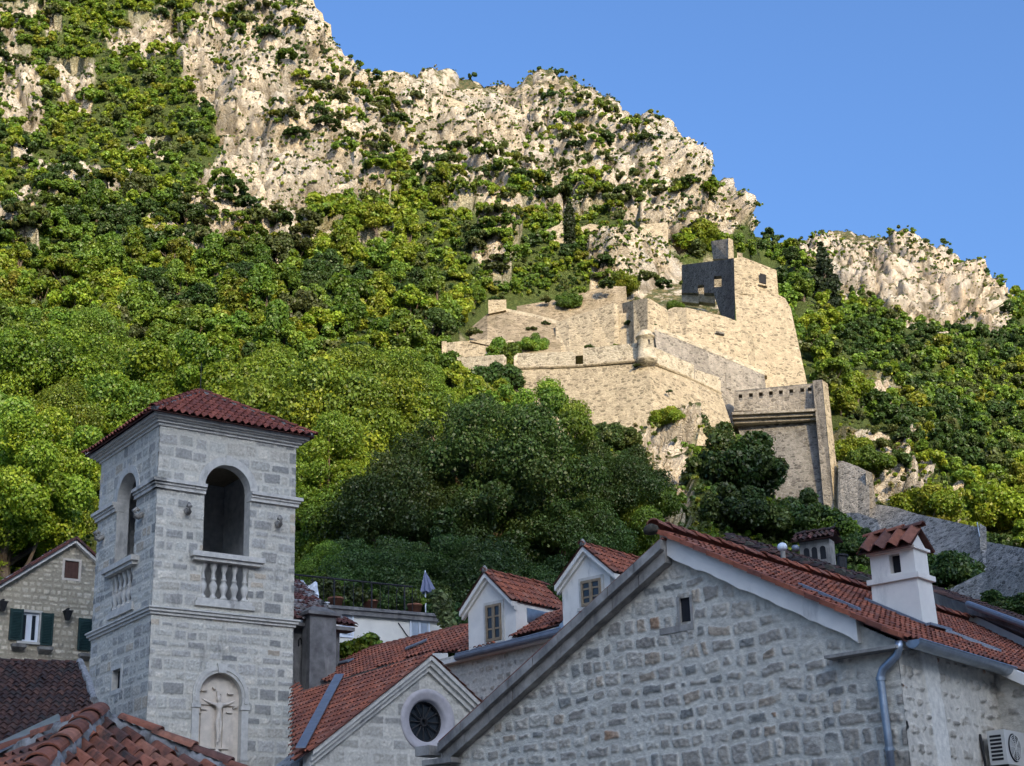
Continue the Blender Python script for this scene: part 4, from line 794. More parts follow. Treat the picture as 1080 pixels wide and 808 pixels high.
# gutter and downpipe
gt = MB(); ga, gb = G(-.30, .08, roofz(-.2) + .02), G(-.30, -ZWING + .02, roofz(-.2) - .04); t_ = (gb - ga) / np.linalg.norm(gb - ga); V = []; n = 10
for q_ in (ga, gb):
    for rad_ in (.135, .120):
        for k in range(n + 1): a = math.pi * k / n; V.append(q_ + G.a * math.cos(a) * rad_ - ZV * math.sin(a) * rad_)
m1 = n + 1; Fc = []
for k in range(n): Fc += [(k, k + 1, 2 * m1 + k + 1, 2 * m1 + k), (m1 + k + 1, m1 + k, 3 * m1 + k, 3 * m1 + k + 1), (k, k + 1, m1 + k + 1, m1 + k)]
Fc += [tuple(range(n + 1)), tuple(2 * m1 + k for k in range(n, -1, -1))]
gt.add(V, Fc); gt.tube([ga + G.a * .135, gb + G.a * .135], .014, 6); gt.tube([ga - G.a * .135, gb - G.a * .135], .014, 6); gto = gt.obj('gutter', M['metal'], hs)
dp = MB(); px_ = [(948, 676), (948, 684), (946, 691), (938, 699), (931, 706), (928.5, 714), (929.5, 722), (933, 750), (937, 780), (942, 825)]
pts = []
for k, (x, y) in enumerate(px_):
    u, z = G.hit(x, y, .16); pts.append(G(u, .16, z))
dp.tube(pts, .065, 12); dpo = dp.obj('downpipe', M['metal'], hs, True); dp = MB()
for y in (716, 790):
    x = 928.7 + (y - 716) * .13; u, z = G.hit(x, y, .16); dp.tube([G(u, .16, z - .03), G(u, .16, z + .03)], .078, 12); dp.fbox(G, u - .02, u + .02, -.02, .1, z - .02, z + .02)
dp.obj('pipe_bracket', M['metal'], dpo)
# air conditioner on the side wall
a0 = S_.hit(1040, 800, .0)
AV = 2.58; az0 = S_.hit(1060, 806)[1]
ac = thing('air_conditioner', S_(AV, .2, 4.5), 'beige air conditioning unit hung on the side wall of the front house', 'air conditioner')
acp = Frame(G(-.16, -AV, 0), -50.26); zq = acp.hit(1050, 770, 0)[1]
zt_, zb_ = zq, zq - .56
mb = MB(); mb.fbox(S_, AV, AV + .80, .14, .44, zb_, zt_); body = mb.obj('casing', M['plastic'], ac)
mb = MB()
for k in range(7): z = zt_ - .10 - k * .062; u = .44; mb.hexa([S_(AV - .006, .18, z - .017), S_(AV - .006, .38, z - .017), S_(AV + .01, .38, z - .017), S_(AV + .01, .18, z - .017), S_(AV - .006, .18, z + .02), S_(AV - .006, .38, z + .02), S_(AV + .01, .38, z + .02), S_(AV + .01, .18, z + .02)])
mb.obj('side_grille', M['dark'], body)
mb = MB(); cF = S_(AV + .33, .445, (zt_ + zb_) / 2); V = [cF]; n = 28
for rad_, w_ in ((.235, 0), (.22, .012)):
    for k in range(n): a = 2 * math.pi * k / n; V.append(cF + S_.a * math.cos(a) * rad_ + ZV * math.sin(a) * rad_ + S_.w * w_)
mb.add(V, [(1 + k, 1 + (k + 1) % n, 1 + n + (k + 1) % n, 1 + n + k) for k in range(n)] + [(0, 1 + n + k, 1 + n + (k + 1) % n) for k in range(n)]); fan = mb.obj('fan_opening', M['dark'], body)
mb = MB()
for k in range(6):
    rad_ = .04 + .034 * k; mb.tube([cF + S_.w * .02 + S_.a * math.cos(2 * math.pi * i / 24) * rad_ + ZV * math.sin(2 * math.pi * i / 24) * rad_ for i in range(25)], .006, 5)
for k in range(4): a = math.pi * k / 4; mb.tube([cF + S_.w * .025 + (S_.a * math.cos(a) + ZV * math.sin(a)) * .22, cF + S_.w * .025 - (S_.a * math.cos(a) + ZV * math.sin(a)) * .22], .007, 5)
mb.obj('fan_guard', M['plastic'], fan)
mb = MB(); mb.fbox(S_, AV + .05, AV + .09, .0, .42, zb_ - .04, zb_); mb.fbox(S_, AV + .6, AV + .64, .0, .42, zb_ - .04, zb_); mb.tube([S_(AV + .03, .0, zt_ - .05), S_(AV - .06, .06, zt_ - .2), S_(AV - .04, .08, zb_ - .3), S_(AV - .04, .08, zb_ - .9)], .03, 8); mb.obj('bracket', M['iron'], ac)

print('ROOFZ', roofz(0), roofz(4.3), LA, LB)
POTS = []
# ================================================================== dormer house (parallel roof behind the chapel)
MO = pr(538, 674, 50.5); ez = MO[2]; MO2 = MO.copy(); MO2[2] = 0
MF = Frame(MO2, -42.0); pitch = math.tan(R(29))
dh = thing('dormer_house', MO2, 'stone house with long red tiled roof and two white dormer windows behind the gabled house', 'house')
NM = -(-MF.w * pitch) * 1.0 + ZV; NM = MF.w * pitch + ZV; NM /= np.linalg.norm(NM)
mp = lambda x, y, up_=0: hitplane(x, y, MO + ZV * up_ + MF.w * .3 - ZV * .3 * pitch, NM)
ub = MF.hit(600, 690)[0]; ua = MF.hit(462, 720)[0]; u_lo, u_hi = min(ua, ub) - .5, max(ua, ub) + .3
stone_wall('wall', MF, u_lo, u_hi, ez - 4.6, ez - .1, .03, lambda u, z: z < 99, [((.40, .36, .31), 4), ((.33, .30, .26), 3), ((.46, .43, .39), 3), ((.25, .25, .245), 1)], (.56, .54, .50), .27, .33, .07, .09, .03, 8, M['rubble'], dh, .06, .3, .3)
mb = MB(); mb.fbox(MF, u_lo, u_hi, -7, -.06, 0, ez - .15); mb.fbox(MF, u_hi, u_hi + 8, -7, -3.5, 0, ez - 2.8); mb.obj('wall_core', M['mortar'], dh)
poly = [mp(*p) for p in ((321, 712.5), (353, 694.5), (420, 678.5), (494, 661), (562, 645), (590, 660.5), (540, 674.5), (490, 688.5), (452, 689), (358, 720), (309, 715))]
rf = MB(); tile_plane(rf, poly, .21, .34, .06, 71, RED, .05); mro = rf.obj('roof', M['tile'], dh)
rf = MB(); caps(rf, mp(353, 694), mp(494, 660.5), .11, .4, 72, RED, .02); rf.obj('ridge_tiles', M['tile'], mro)
for (a, b) in (((340, 709), (372, 701)), ((430, 689), (452, 680))):
    rf = MB(); pa, pb = mp(*a), mp(*b); d_ = pb - pa; s_ = np.cross(NM, d_); s_ = s_ / np.linalg.norm(s_) * .16
    rf.prism([pa - s_ + NM * .16, pb - s_ + NM * .16, pb + s_ + NM * .16, pa + s_ + NM * .16], NM * .05); rf.obj('roof_light', M['flash'], mro)
gt = MB(); g0 = MF(MF.hit(490, 690)[0], .36, ez - .28); g1 = MF(MF.hit(600, 658)[0], .36, ez - .26); gt.tube([g0, g1], .10, 10); gt.tube([g0 + ZV * .1, g1 + ZV * .1], .05, 6); gt.obj('gutter', M['flash'], dh)
gt = MB(); beam(gt, MF(MF.hit(470, 694)[0], 0, ez - .26), MF(MF.hit(600, 658)[0], 0, ez - .26), MF.w, -.1, .28, -.12, .0); gt.obj('eave_board', M['plaster'], dh)
def dormer(apex, ltip, rtip, lbot, rbot, win, ridge_end, r, eave_end):
    hb_ = MF.hit(*rbot, .12); hb_ = MF(hb_[0], .12, 0); r = float(np.hypot(hb_[0], hb_[1]))
    o = pr(rbot[0], rbot[1], r); o2 = o.copy(); o2[2] = 0; F = Frame(o2, -50.26); B = D(39.74)
    h = lambda p, off=0: F.hit(*p, off)
    A, L, Rr, lb, rb = h(apex), h(ltip), h(rtip), h(lbot), h(rbot); depth = 3.0
    d = MB(); uL, uR = lb[0], rb[0]; za = A[1] - .22; zl = L[1] + .10
    d.prism([F(uR, 0, rb[1] - .15), F(uL, 0, lb[1] - .15), F(uL, 0, zl), F(A[0], 0, za), F(uR, 0, zl)], B * depth); dm = d.obj('dormer', M['plaster'], dh)
    w0 = [h(p) for p in win]; wu0, wu1 = min(w0[0][0], w0[1][0]), max(w0[0][0], w0[1][0]); wz1 = max(w0[0][1], w0[1][1]); wz0 = min(w0[2][1], w0[3][1])
    d = MB(); d.fbox(F, wu0 - .10, wu1 + .10, -.02, .03, wz0 - .12, wz1 + .10); d.fbox(F, wu0 - .16, wu1 + .16, -.02, .07, wz0 - .12, wz0 - .03); so = d.obj('window_surround', M['trim'], dm)
    d = MB(); d.fbox(F, wu0, wu1, .03, .034, wz0, wz1); d.obj('pane', M['glass'], so)
    d = MB(); um = (wu0 + wu1) / 2
    for a in ((wu0, wu0 + .07, wz0, wz1), (wu1 - .07, wu1, wz0, wz1), (wu0 + .07, wu1 - .07, wz1 - .08, wz1), (wu0 + .07, wu1 - .07, wz0, wz0 + .09), (um - .05, um + .05, wz0 + .09, wz1 - .08)): d.fbox(F, a[0], a[1], .028, .075, a[2], a[3])
    for k in (1, 2):
        z = wz0 + (wz1 - wz0) * k / 3; d.fbox(F, wu0 + .07, um - .05, .028, .06, z - .025, z + .025); d.fbox(F, um + .05, wu1 - .07, .028, .06, z - .025, z + .025)
    d.obj('window_frame', M['wood'], so)
    # fascia mouldings following the gable
    d = MB(); ap = F(A[0], 0, A[1] - .02); lp = F(L[0], 0, L[1]); rp_ = F(2 * A[0] - L[0], 0, L[1])
    for q_ in (lp, rp_): beam(d, q_, ap, F.w, -.05, .22, -.16, .0); beam(d, q_, ap, F.w, -.05, .10, -.26, -.161)
    d.obj('gable_moulding', M['plaster'], dm)
    d = MB(); dv = B * depth
    for q_, sd in ((lp, 81), (rp_, 82)):
        e = q_ + F.w * .26; a_ = ap + F.w * .26; tile_plane(d, [e, a_, a_ + dv, e + dv], .2, .33, .06, sd, RED, .03)
    caps(d, ap + F.w * .28, ap + dv, .10, .4, 83, RED, .04); d.obj('dormer_roof', M['tile'], dm)
    d = MB(); d.lathe(ap + F.w * .2, [(0, 0), (.09, 0), (.1, .1), (.05, .2), (0, .24)], 8); d.obj('finial', M['coping'], dm, True)
    d = MB(); SFr = Frame(F(uR, 0, 0), 39.74); zw = zl - .22
    d.fbox(SFr, .55, 2.4, .0, .02, zw - .45, zw); d.obj('cheek_panel', M['metal'], dm)
dormer((515.5, 604), (489, 646), (546, 630), (494.5, 683), (544.5, 668), [(513, 639.5), (529, 636), (529.5, 674.5), (514.5, 677.5)], (594, 626), 44.5, (594, 638))
dormer((619, 576.5), (589.3, 619), (652, 598), (594, 655), (645, 640), [(613.5, 614), (634, 609.5), (634, 634), (616, 640)], (665, 593), 43.0, (660, 604))
rf = MB(); pts_ = [mp(541, 669, .12), mp(594, 641.5, .12), mp(601, 648, .12), mp(590, 657, .12), mp(543, 670.5, .12)]; tile_plane(rf, [mp(540, 673, .1), mp(590, 659, .1), mp(606, 640, .1), mp(560, 655, .1)], .2, .33, .06, 75, RED, .03); rf.obj('eave_tiles', M['tile'], dh)
# ================================================================== chapel with round window
KO = pr(450, 693, 47.5); K2 = KO.copy(); K2[2] = 0; KF = Frame(K2, 54.17); KB = D(-35.83)
chp = thing('chapel', K2, 'small pale stone chapel gable with a round rose window and red tiled roof', 'chapel')
ka = KF.hit(450, 697); kl = KF.hit(325, 797); kr = (2 * ka[0] - kl[0], kl[1]); slk = (ka[1] - kl[1]) / (ka[0] - kl[0])
oc = KF.hit(451, 760.5); orad = .88
kz = lambda u: ka[1] - np.abs(u - ka[0]) * slk
stone_wall('gable_wall', KF, kl[0], kr[0], kl[1] - 3.5, ka[1], .03, lambda u, z: (z < kz(u) - .05) & (np.hypot(u - oc[0], z - oc[1]) > .86), [((.46, .445, .415), 5), ((.41, .395, .37), 3), ((.50, .48, .445), 3), ((.32, .315, .305), 1)], (.53, .515, .485), .36, .55, .04, .03, .010, 14, M['stone'], chp, .02, .12, .5)
mb = MB(); mb.prism([KF(kl[0] + .05, -.6, 0), KF(kr[0] - .05, -.6, 0), KF(kr[0] - .05, -.6, kr[1] - .1), KF(ka[0], -.6, ka[1] - .12), KF(kl[0] + .05, -.6, kl[1] - .1)], KB * 1.6); mb.obj('wall_core', M['mortar'], chp)
def ring(mb, F, c, prof, n=36):
    V = []; m_ = len(prof)
    for k in range(n):
        a = 2 * math.pi * k / n
        for r, w in prof: V.append(F(c[0] + r * math.cos(a), w, c[1] + r * math.sin(a)))
    mb.add(V, [(k * m_ + j, ((k + 1) % n) * m_ + j, ((k + 1) % n) * m_ + j + 1, k * m_ + j + 1) for k in range(n) for j in range(m_ - 1)])
mb = MB(); ring(mb, KF, oc, [(.93, -.02), (.93, .03), (.86, .055), (.80, .05), (.78, .035), (.66, .02), (.60, -.05), (.58, -.35)]); ro = mb.obj('round_window', plain('pinkish_stone_trim', (.46, .42, .41), .88, .15, 5, stain=(1.4, (.2, .18, .17), .6, .85)), chp, True)
mb = MB(); n = 32; mb.add([KF(oc[0], -.30, oc[1])] + [KF(oc[0] + .6 * math.cos(2 * math.pi * k / n), -.30, oc[1] + .6 * math.sin(2 * math.pi * k / n)) for k in range(n)], [(0, 1 + k, 1 + (k + 1) % n) for k in range(n)]); mb.obj('pane', M['glass'], ro)
mb = MB()
for k in range(12): a = 2 * math.pi * k / 12; mb.tube([KF(oc[0] + .06 * math.cos(a), -.24, oc[1] + .06 * math.sin(a)), KF(oc[0] + .59 * math.cos(a), -.24, oc[1] + .59 * math.sin(a))], .022, 6)
ring(mb, KF, oc, [(.13, -.27), (.13, -.2), (.09, -.2), (.09, -.27)], 20); ring(mb, KF, oc, [(.60, -.27), (.60, -.2), (.55, -.2), (.55, -.27)], 32); mb.obj('spokes', M['iron'], ro)
mb = MB(); A3 = KF(ka[0], 0, ka[1] + .1)
for e in (kl, kr):
    e3 = KF(e[0], 0, e[1] + .1); beam(mb, e3, A3, KF.w, -.3, .10, -.42, -.26); beam(mb, e3, A3, KF.w, -.3, .20, -.26, -.12); beam(mb, e3, A3, KF.w, -.3, .28, -.12, .02)
mb.obj('raking_cornice', M['trim'], chp)
NK = np.cross(KF(ka[0], 0, ka[1]) - KF(kl[0], 0, kl[1]), KB); NK /= np.linalg.norm(NK)
rf = MB(); d_ = KB * 8.0; ext = KF(kl[0] - .1, 0, kl[1] - .08) - KF(kl[0], 0, kl[1])
e0 = KF(kl[0], .30, kl[1] + .12); a0_ = KF(ka[0], .30, ka[1] + .12); tile_plane(rf, [e0, a0_, a0_ + d_, hitplane(310.5, 717, e0, NK), hitplane(310.5, 803, e0, NK)], .21, .34, .06, 91, RED, .03); e1 = KF(kr[0], .30, kr[1] + .12); tile_plane(rf, [e1, a0_, a0_ + d_, e1 + d_], .21, .34, .06, 92, RED, .03); kro = rf.obj('roof', M['tile'], chp)
rf = MB(); rf.tube([a0_ + KB * .1, a0_ + d_ * .5 + ZV * .04, a0_ + d_], .09, 8); rf.obj('mossy_ridge', M['moss'], kro)
rf = MB(); beam(rf, e0, a0_, KF.w, -.12, .03, .02, .10, (.2, .08, .055)); rf.obj('verge_tiles', M['tile'], kro)
# flashing lying in the valley
P_ = [None, hitplane(358, 718, a0_ + ZV * .1, np.cross(a0_ - e0, KB)), hitplane(317, 796, a0_ + ZV * .1, np.cross(a0_ - e0, KB))]
rf = MB(); a_, b_ = P_[1] + ZV * .18, P_[2] + ZV * .18; s_ = np.cross(b_ - a_, ZV); s_ /= np.linalg.norm(s_); rf.prism([a_ - s_ * .14, b_ - s_ * .14, b_ + s_ * .14, a_ + s_ * .14], ZV * .04); rf.obj('valley_flashing', M['flash'], kro)
rf = MB(); c_ = pr(315, 800, 50); F = Frame(c_, 54.17); rf.fbox(F, -.22, .22, -.1, .12, c_[2] - .35, c_[2] + .02); rf.fbox(F, -.26, .26, -.14, .16, c_[2] + .02, c_[2] + .09); rf.obj('hopper', M['white'], chp)
rf = MB(); rf.fbox(F, -.5, 1.2, -.6, -.2, 0, c_[2] - .3); rf.obj('side_wall', M['plaster'], chp)
# ================================================================== small house behind the tower with blackened chimney
Q = pr(340, 662, 60); Q2 = Q.copy(); Q2[2] = 0; QF = Frame(Q2, 54.17)
qh = thing('small_house', Q2, 'small blackened house with mottled old tiles and a square stained chimney beside the bell tower', 'house')
qe = QF.hit(371, 663); q0 = QF.hit(300, 655)
mb = MB(); mb.fbox(QF, q0[0], QF.hit(358, 690)[0], -5, 0, 0, qe[1] - .1); mb.obj('wall', M['darkstain'], qh)
rd = [QF(q0[0], .45, q0[1]), QF(qe[0], .45, qe[1] - .02), pr(347, 645, 63), pr(322, 618, 65.5), pr(303, 607, 66)]
n0 = np.cross(rd[1] - rd[0], pr(322, 618, 65.5) - rd[0]); n0 /= np.linalg.norm(n0)
rd = [rd[0], rd[1], hitplane(347, 645, rd[0], n0), hitplane(323, 620, rd[0], n0), hitplane(303, 607, rd[0], n0)]
rf = MB(); tile_plane(rf, rd, .22, .34, .08, 95, MOTTLED, .05, 1.2); 
rf.obj('roof', M['oldtile'], qh); rf = MB(); beam(rf, QF(q0[0], 0, qe[1]), QF(qe[0] - .1, 0, qe[1]), QF.w, -.2, .42, -.18, -.05); rf.obj('eave_slab', M['darkstain'], qh)
c0, c1 = QF.hit(327, 660, .8)[0], QF.hit(354.5, 660, .8)[0]; zt = QF.hit(340, 649, .8)[1]
mb = MB(); mb.fbox(QF, c0, c1, .2, .8, 3, zt); chm = mb.obj('chimney', M['darkstain'], qh); mb = MB(); mb.fbox(QF, c0 - .14, c1 + .14, -.34, .94, zt, zt + .12); mb.hexa([QF(c0 - .05, .85, zt + .12), QF(c1 + .05, .85, zt + .12), QF(c1 + .05, -.25, zt + .12), QF(c0 - .05, -.25, zt + .12), QF(c0 + .25, .5, zt + .38), QF(c1 - .25, .5, zt + .38), QF(c1 - .25, .1, zt + .38), QF(c0 + .25, .1, zt + .38)]); mb.obj('cap', M['darkstain'], chm)
mb = MB(); zz_ = QF.hit(328, 677, .2)[1]; ua_ = QF.hit(317, 678, .2)[0]
for k in range(4): u = ua_ + k * .17; mb.tube([QF(u, .06, zz_ - .18), QF(u, .06, zz_ + .06), QF(u + .05, .06, zz_ + .14), QF(u + .11, .06, zz_ + .06), QF(u + .11, .06, zz_ - .1)], .028, 6)
mb.obj('iron_ornament', M['iron'], qh)
# ================================================================== white terrace house
T0 = pr(400, 660, 73); T2 = T0.copy(); T2[2] = 0; TF = Frame(T2, 60.0)
th = thing('terrace_house', T2, 'white rendered house with a flat roof terrace and pale shutters behind the red roofs', 'house')
tl, tr = TF.hit(325, 633), TF.hit(472, 660); tz = (TF.hit(340, 640)[1] + TF.hit(465, 659)[1]) / 2
mb = MB(); mb.fbox(TF, tl[0], tr[0], -6, 0, 0, tz - .1); mb.obj('wall', M['cream'], th)
mb = MB(); mb.fbox(TF, tl[0] - .3, tr[0] + .15, -6, .18, tz - .1, tz + .12); mb.fbox(TF, tl[0] - .3, tr[0] + .2, -.1, .26, tz + .12, tz + .26); mb.obj('roof_slab', M['darkstain'], th)
for x0, x1, y0, y1, nl in ((360, 371, 647, 671, 1), (433.5, 451.5, 655.5, 674, 2)):
    a_, b_ = TF.hit(x0, y0), TF.hit(x1, y1); u0, u1, z1, z0 = a_[0], b_[0], a_[1], b_[1]; mb = MB()
    for q_ in ((u0 - .08, u1 + .08, z1, z1 + .08), (u0 - .08, u0, z0, z1), (u1, u1 + .08, z0, z1), (u0 - .08, u1 + .08, z0 - .08, z0)): mb.fbox(TF, q_[0], q_[1], -.05, .05, q_[2], q_[3])
    if nl == 2: mb.fbox(TF, (u0 + u1) / 2 - .05, (u0 + u1) / 2 + .05, -.05, .05, z0, z1)
    w = mb.obj('window', M['white'], th)
    for k in range(nl):
        ul, ur = u0 + (u1 - u0) * k / nl + .03, u0 + (u1 - u0) * (k + 1) / nl - .03
        if nl == 2: ul, ur = (ul, ur - .03) if k == 0 else (ul + .03, ur)
        s = MB(); s.fbox(TF, ul, ur, -.03, .005, z0 + .01, z1 - .01)
        for j in range(14): z = z0 + .06 + j * (z1 - z0 - .1) / 14; s.hexa([TF(ul + .04, .035, z), TF(ur - .04, .035, z), TF(ur - .04, .006, z + .05), TF(ul + .04, .006, z + .05), TF(ul + .04, .04, z + .012), TF(ur - .04, .04, z + .012), TF(ur - .04, .006, z + .065), TF(ul + .04, .006, z + .065)])
        s.obj('shutter', M['shutterblue'], w)
mb = MB(); pts = [TF(*((lambda h: (h[0], .03, h[1]))(TF.hit(x, y, .03)))) for x, y in ((420, 657), (425, 664), (429, 670), (433, 674))]; mb.tube(pts, .025, 5); mb.obj('cable', M['iron'], th)
rl = thing('terrace_railing', TF(0, -.05, tz + .26), 'rusty iron railing along the edge of the white house terrace', 'railing')
mb = MB(); ra, rb_ = tl[0] - 1.2, TF.hit(436, 650)[0]; mb.tube([TF(ra, -.1, tz + 1.58), TF(rb_, -.1, tz + 1.5)], .045, 6); mb.obj('top_rail', M['iron'], rl)
for k in range(14):
    u = ra + (rb_ - ra) * (k / 13) ** .8; mb = MB(); mb.tube([TF(u, -.1, tz + .2), TF(u, -.1, tz + 1.55)], .045 if k % 4 == 0 else .018, 6); mb.obj('post', M['iron'], rl)
for x, lbl, s_ in ((359, 'small terracotta pot with a leafy plant at the left of the white house terrace', .55), (396, 'terracotta pot with a bushy plant at the middle of the white house terrace', .8), (443, 'terracotta pot with a tall spreading shrub beside the closed parasol', 1.0)):
    u = TF.hit(x, 640)[0]; o = thing('potted_plant', TF(u, -.7, tz + .12), lbl, 'potted plant'); mb = MB(); mb.lathe(TF(u, -.55, tz + .2), [(0, 0), (.24, 0), (.34, .5), (.37, .5), (.37, .58), (.30, .58), (.28, .5), (0, .5)], 14); mb.obj('pot', M['terracotta'], o, True); POTS.append((o, TF(u, -.55, tz + .75), s_))
u = TF.hit(458, 640)[0]; um = thing('parasol', TF(u, -.9, tz + .12), 'closed grey violet parasol standing on the roof terrace', 'parasol')
ztp = TF.hit(456, 604, -.9)[1]; zlo = TF.hit(460, 626, -.9)[1]
mb = MB(); mb.tube([TF(u, -.9, tz + .1), TF(u, -.9, ztp + .08)], .03, 8); mb.obj('pole', M['white'], um)
mb = MB(); n = 24; V = []
for z, r_ in ((ztp, .03), (ztp - .25 * (ztp - zlo), .14), (ztp - .6 * (ztp - zlo), .27), (zlo, .42)):
    for k in range(n): a = 2 * math.pi * k / n; rr__ = r_ * (.72 + .28 * math.cos(8 * a)); V.append(TF(u + rr__ * math.cos(a) + .14 * (ztp - z), -.9 + rr__ * math.sin(a), z + .1 * r_ * math.sin(3 * a)))
mb.add(V, [(j * n + k, j * n + (k + 1) % n, (j + 1) * n + (k + 1) % n, (j + 1) * n + k) for j in range(3) for k in range(n)] + [tuple(range(n))]); mb.obj('canopy', M['umbrella'], um)
o = thing('garden_chair', TF(TF.hit(342, 628)[0], -.8, tz + .12), 'white plastic garden chairs piled on the terrace behind the railing', 'chair')
mb = MB(); cu_ = TF.hit(342, 628)[0]
mb.fbox(TF, cu_ - .45, cu_ + .5, -1.0, -.5, tz + .5, tz + .56); mb.hexa([TF(cu_ - .45, -.95, tz + .56), TF(cu_ - .2, -.95, tz + .56), TF(cu_ - .2, -1.0, tz + .56), TF(cu_ - .45, -1.0, tz + .56), TF(cu_ - .3, -1.05, tz + 1.2), TF(cu_ - .05, -1.05, tz + 1.2), TF(cu_ - .05, -1.1, tz + 1.2), TF(cu_ - .3, -1.1, tz + 1.2)])
mb.obj('seat', M['white'], o)
for a, b in ((-.4, -.95), (-.4, -.55), (.4, -.95), (.4, -.55)): mb = MB(); mb.tube([TF(cu_ + a, b, tz + .12), TF(cu_ + a, b, tz + .5)], .03, 6); mb.obj('leg', M['white'], o)
o = thing('laundry', TF(TF.hit(320, 625)[0], -.6, tz + .12), 'white cloth draped over the terrace edge next to the bell tower', 'cloth')
mb = MB(); lu = TF.hit(321, 625)[0]; V = []; 
for i in range(9):
    for j in range(5): V.append(TF(lu - .5 + i * .13, .3 + .10 * math.sin(i * 1.7 + j), tz + .35 + j * .2 + .12 * math.sin(i * 1.1)))
mb.add(V, [(i * 5 + j, (i + 1) * 5 + j, (i + 1) * 5 + j + 1, i * 5 + j + 1) for i in range(8) for j in range(4)]); mb.obj('cloth', M['white'], o)
# ================================================================== left stone house
LH = pr(50, 660, 66); L2 = LH.copy(); L2[2] = 0; LF = Frame(L2, 56.0)
lh = thing('stone_house', L2, 'old stone gabled house with dark green shutters left of the bell tower', 'house')
ra_, rl_, rr2 = LF.hit(78, 571), LF.hit(-2, 619), LF.hit(103, 594)
lzz = lambda u: np.where(u < ra_[0], ra_[1] + (u - ra_[0]) * (ra_[1] - rl_[1]) / (ra_[0] - rl_[0]), ra_[1] + (u - ra_[0]) * (rr2[1] - ra_[1]) / (rr2[0] - ra_[0]))
aw = [LF.hit(*p) for p in ((68.5, 591), (82.5, 593), (82.5, 611), (68.5, 609))]; w1_ = [LF.hit(*p) for p in ((22, 645), (40, 647), (40, 678), (22, 676))]
def rect(l): return min(p[0] for p in l), max(p[0] for p in l), min(p[1] for p in l), max(p[1] for p in l)
A4, W4 = rect(aw), rect(w1_); inr = lambda u, z, q_: (u > q_[0]) & (u < q_[1]) & (z > q_[2]) & (z < q_[3])
stone_wall('wall', LF, rl_[0] - 4, rr2[0] + .6, LF.hit(50, 715)[1] - 1.5, ra_[1], .032, lambda u, z: (z < lzz(u) - .02) & ~inr(u, z, A4) & ~inr(u, z, W4), [((.58, .52, .42), 4), ((.51, .455, .36), 3), ((.63, .57, .47), 3), ((.43, .385, .31), 1.3)], (.38, .335, .265), .21, .29, .045, .05, .022, 21, M['stone'], lh, .03, .15, .1)
mb = MB(); mb.prism([LF(rl_[0] - 4, -.35, 0), LF(rr2[0] + .6, -.35, 0), LF(rr2[0] + .6, -.35, float(lzz(rr2[0] + .6)) - .1), LF(ra_[0], -.35, ra_[1] - .08), LF(rl_[0] - 4, -.35, float(lzz(rl_[0] - 4)) - .1)], -LF.w * 9); mb.obj('wall_core', M['mortar'], lh)
rA, rL, rR = LF(ra_[0], 0, ra_[1] + .02), LF(rl_[0] - 4, 0, float(lzz(rl_[0] - 4)) + .02), LF(rr2[0] + .8, 0, float(lzz(rr2[0] + .8)) + .02); rb2 = -LF.w * 9
rf = MB(); tile_plane(rf, [rL + LF.w * .3, rA + LF.w * .3, rA + rb2, rL + rb2], .22, .36, .07, 22, MOTTLED[:1] + BROWN[:1] + MOTTLED, .05, 1.1); tile_plane(rf, [rR + LF.w * .3, rA + LF.w * .3, rA + rb2, rR + rb2], .22, .36, .07, 23, MOTTLED, .05, 1.1); beam(rf, rL, rA, LF.w, .1, .34, .02, .14, (.15, .06, .045)); beam(rf, rR, rA, LF.w, .1, .34, .02, .14, (.15, .06, .045)); rf.obj('roof', M['oldtile'], lh)
mb = MB(); beam(mb, rL, rA, LF.w, -.1, .24, -.13, .02); beam(mb, rR, rA, LF.w, -.1, .24, -.13, .02); mb.obj('bargeboard', M['plaster'], lh)
mb = MB(); mb.fbox(LF, A4[0], A4[1], -.12, -.04, A4[2], A4[3]); 
for k in range(4): u = A4[0] + (A4[1] - A4[0]) * (k + .5) / 4; mb.fbox(LF, u - .05, u + .05, -.04, -.025, A4[2] + .03, A4[3] - .03)
at_ = mb.obj('attic_shutter', M['brown'], lh); mb = MB()
def surround(mb, q_, t, w1, sill=0): 
    mb.fbox(LF, q_[0] - t, q_[1] + t, -.2, w1, q_[3], q_[3] + t); mb.fbox(LF, q_[0] - t, q_[1] + t, -.2, w1 + sill, q_[2] - t, q_[2]); mb.fbox(LF, q_[0] - t, q_[0], -.2, w1, q_[2], q_[3]); mb.fbox(LF, q_[1], q_[1] + t, -.2, w1, q_[2], q_[3])
surround(mb, A4, .09, .03); mb.obj('surround', M['relief'], at_)
mb = MB(); surround(mb, W4, .09, .03, .08); wn = mb.obj('window', M['trim'], lh); mb = MB(); mb.fbox(LF, W4[0], W4[1], -.19, -.15, W4[2], W4[3]); mb.obj('pane', M['glass'], wn)
mb = MB(); um_ = (W4[0] + W4[1]) / 2
for q_ in ((W4[0], W4[0] + .11, W4[2], W4[3]), (W4[1] - .11, W4[1], W4[2], W4[3]), (um_ - .11, um_ + .11, W4[2], W4[3]), (W4[0] + .11, um_ - .11, W4[3] - .1, W4[3]), (um_ + .11, W4[1] - .11, W4[3] - .1, W4[3]), (W4[0] + .11, um_ - .11, W4[2], W4[2] + .1), (um_ + .11, W4[1] - .11, W4[2], W4[2] + .1)): mb.fbox(LF, q_[0], q_[1], -.15, -.09, q_[2], q_[3])
mb.obj('casement', M['white'], wn)
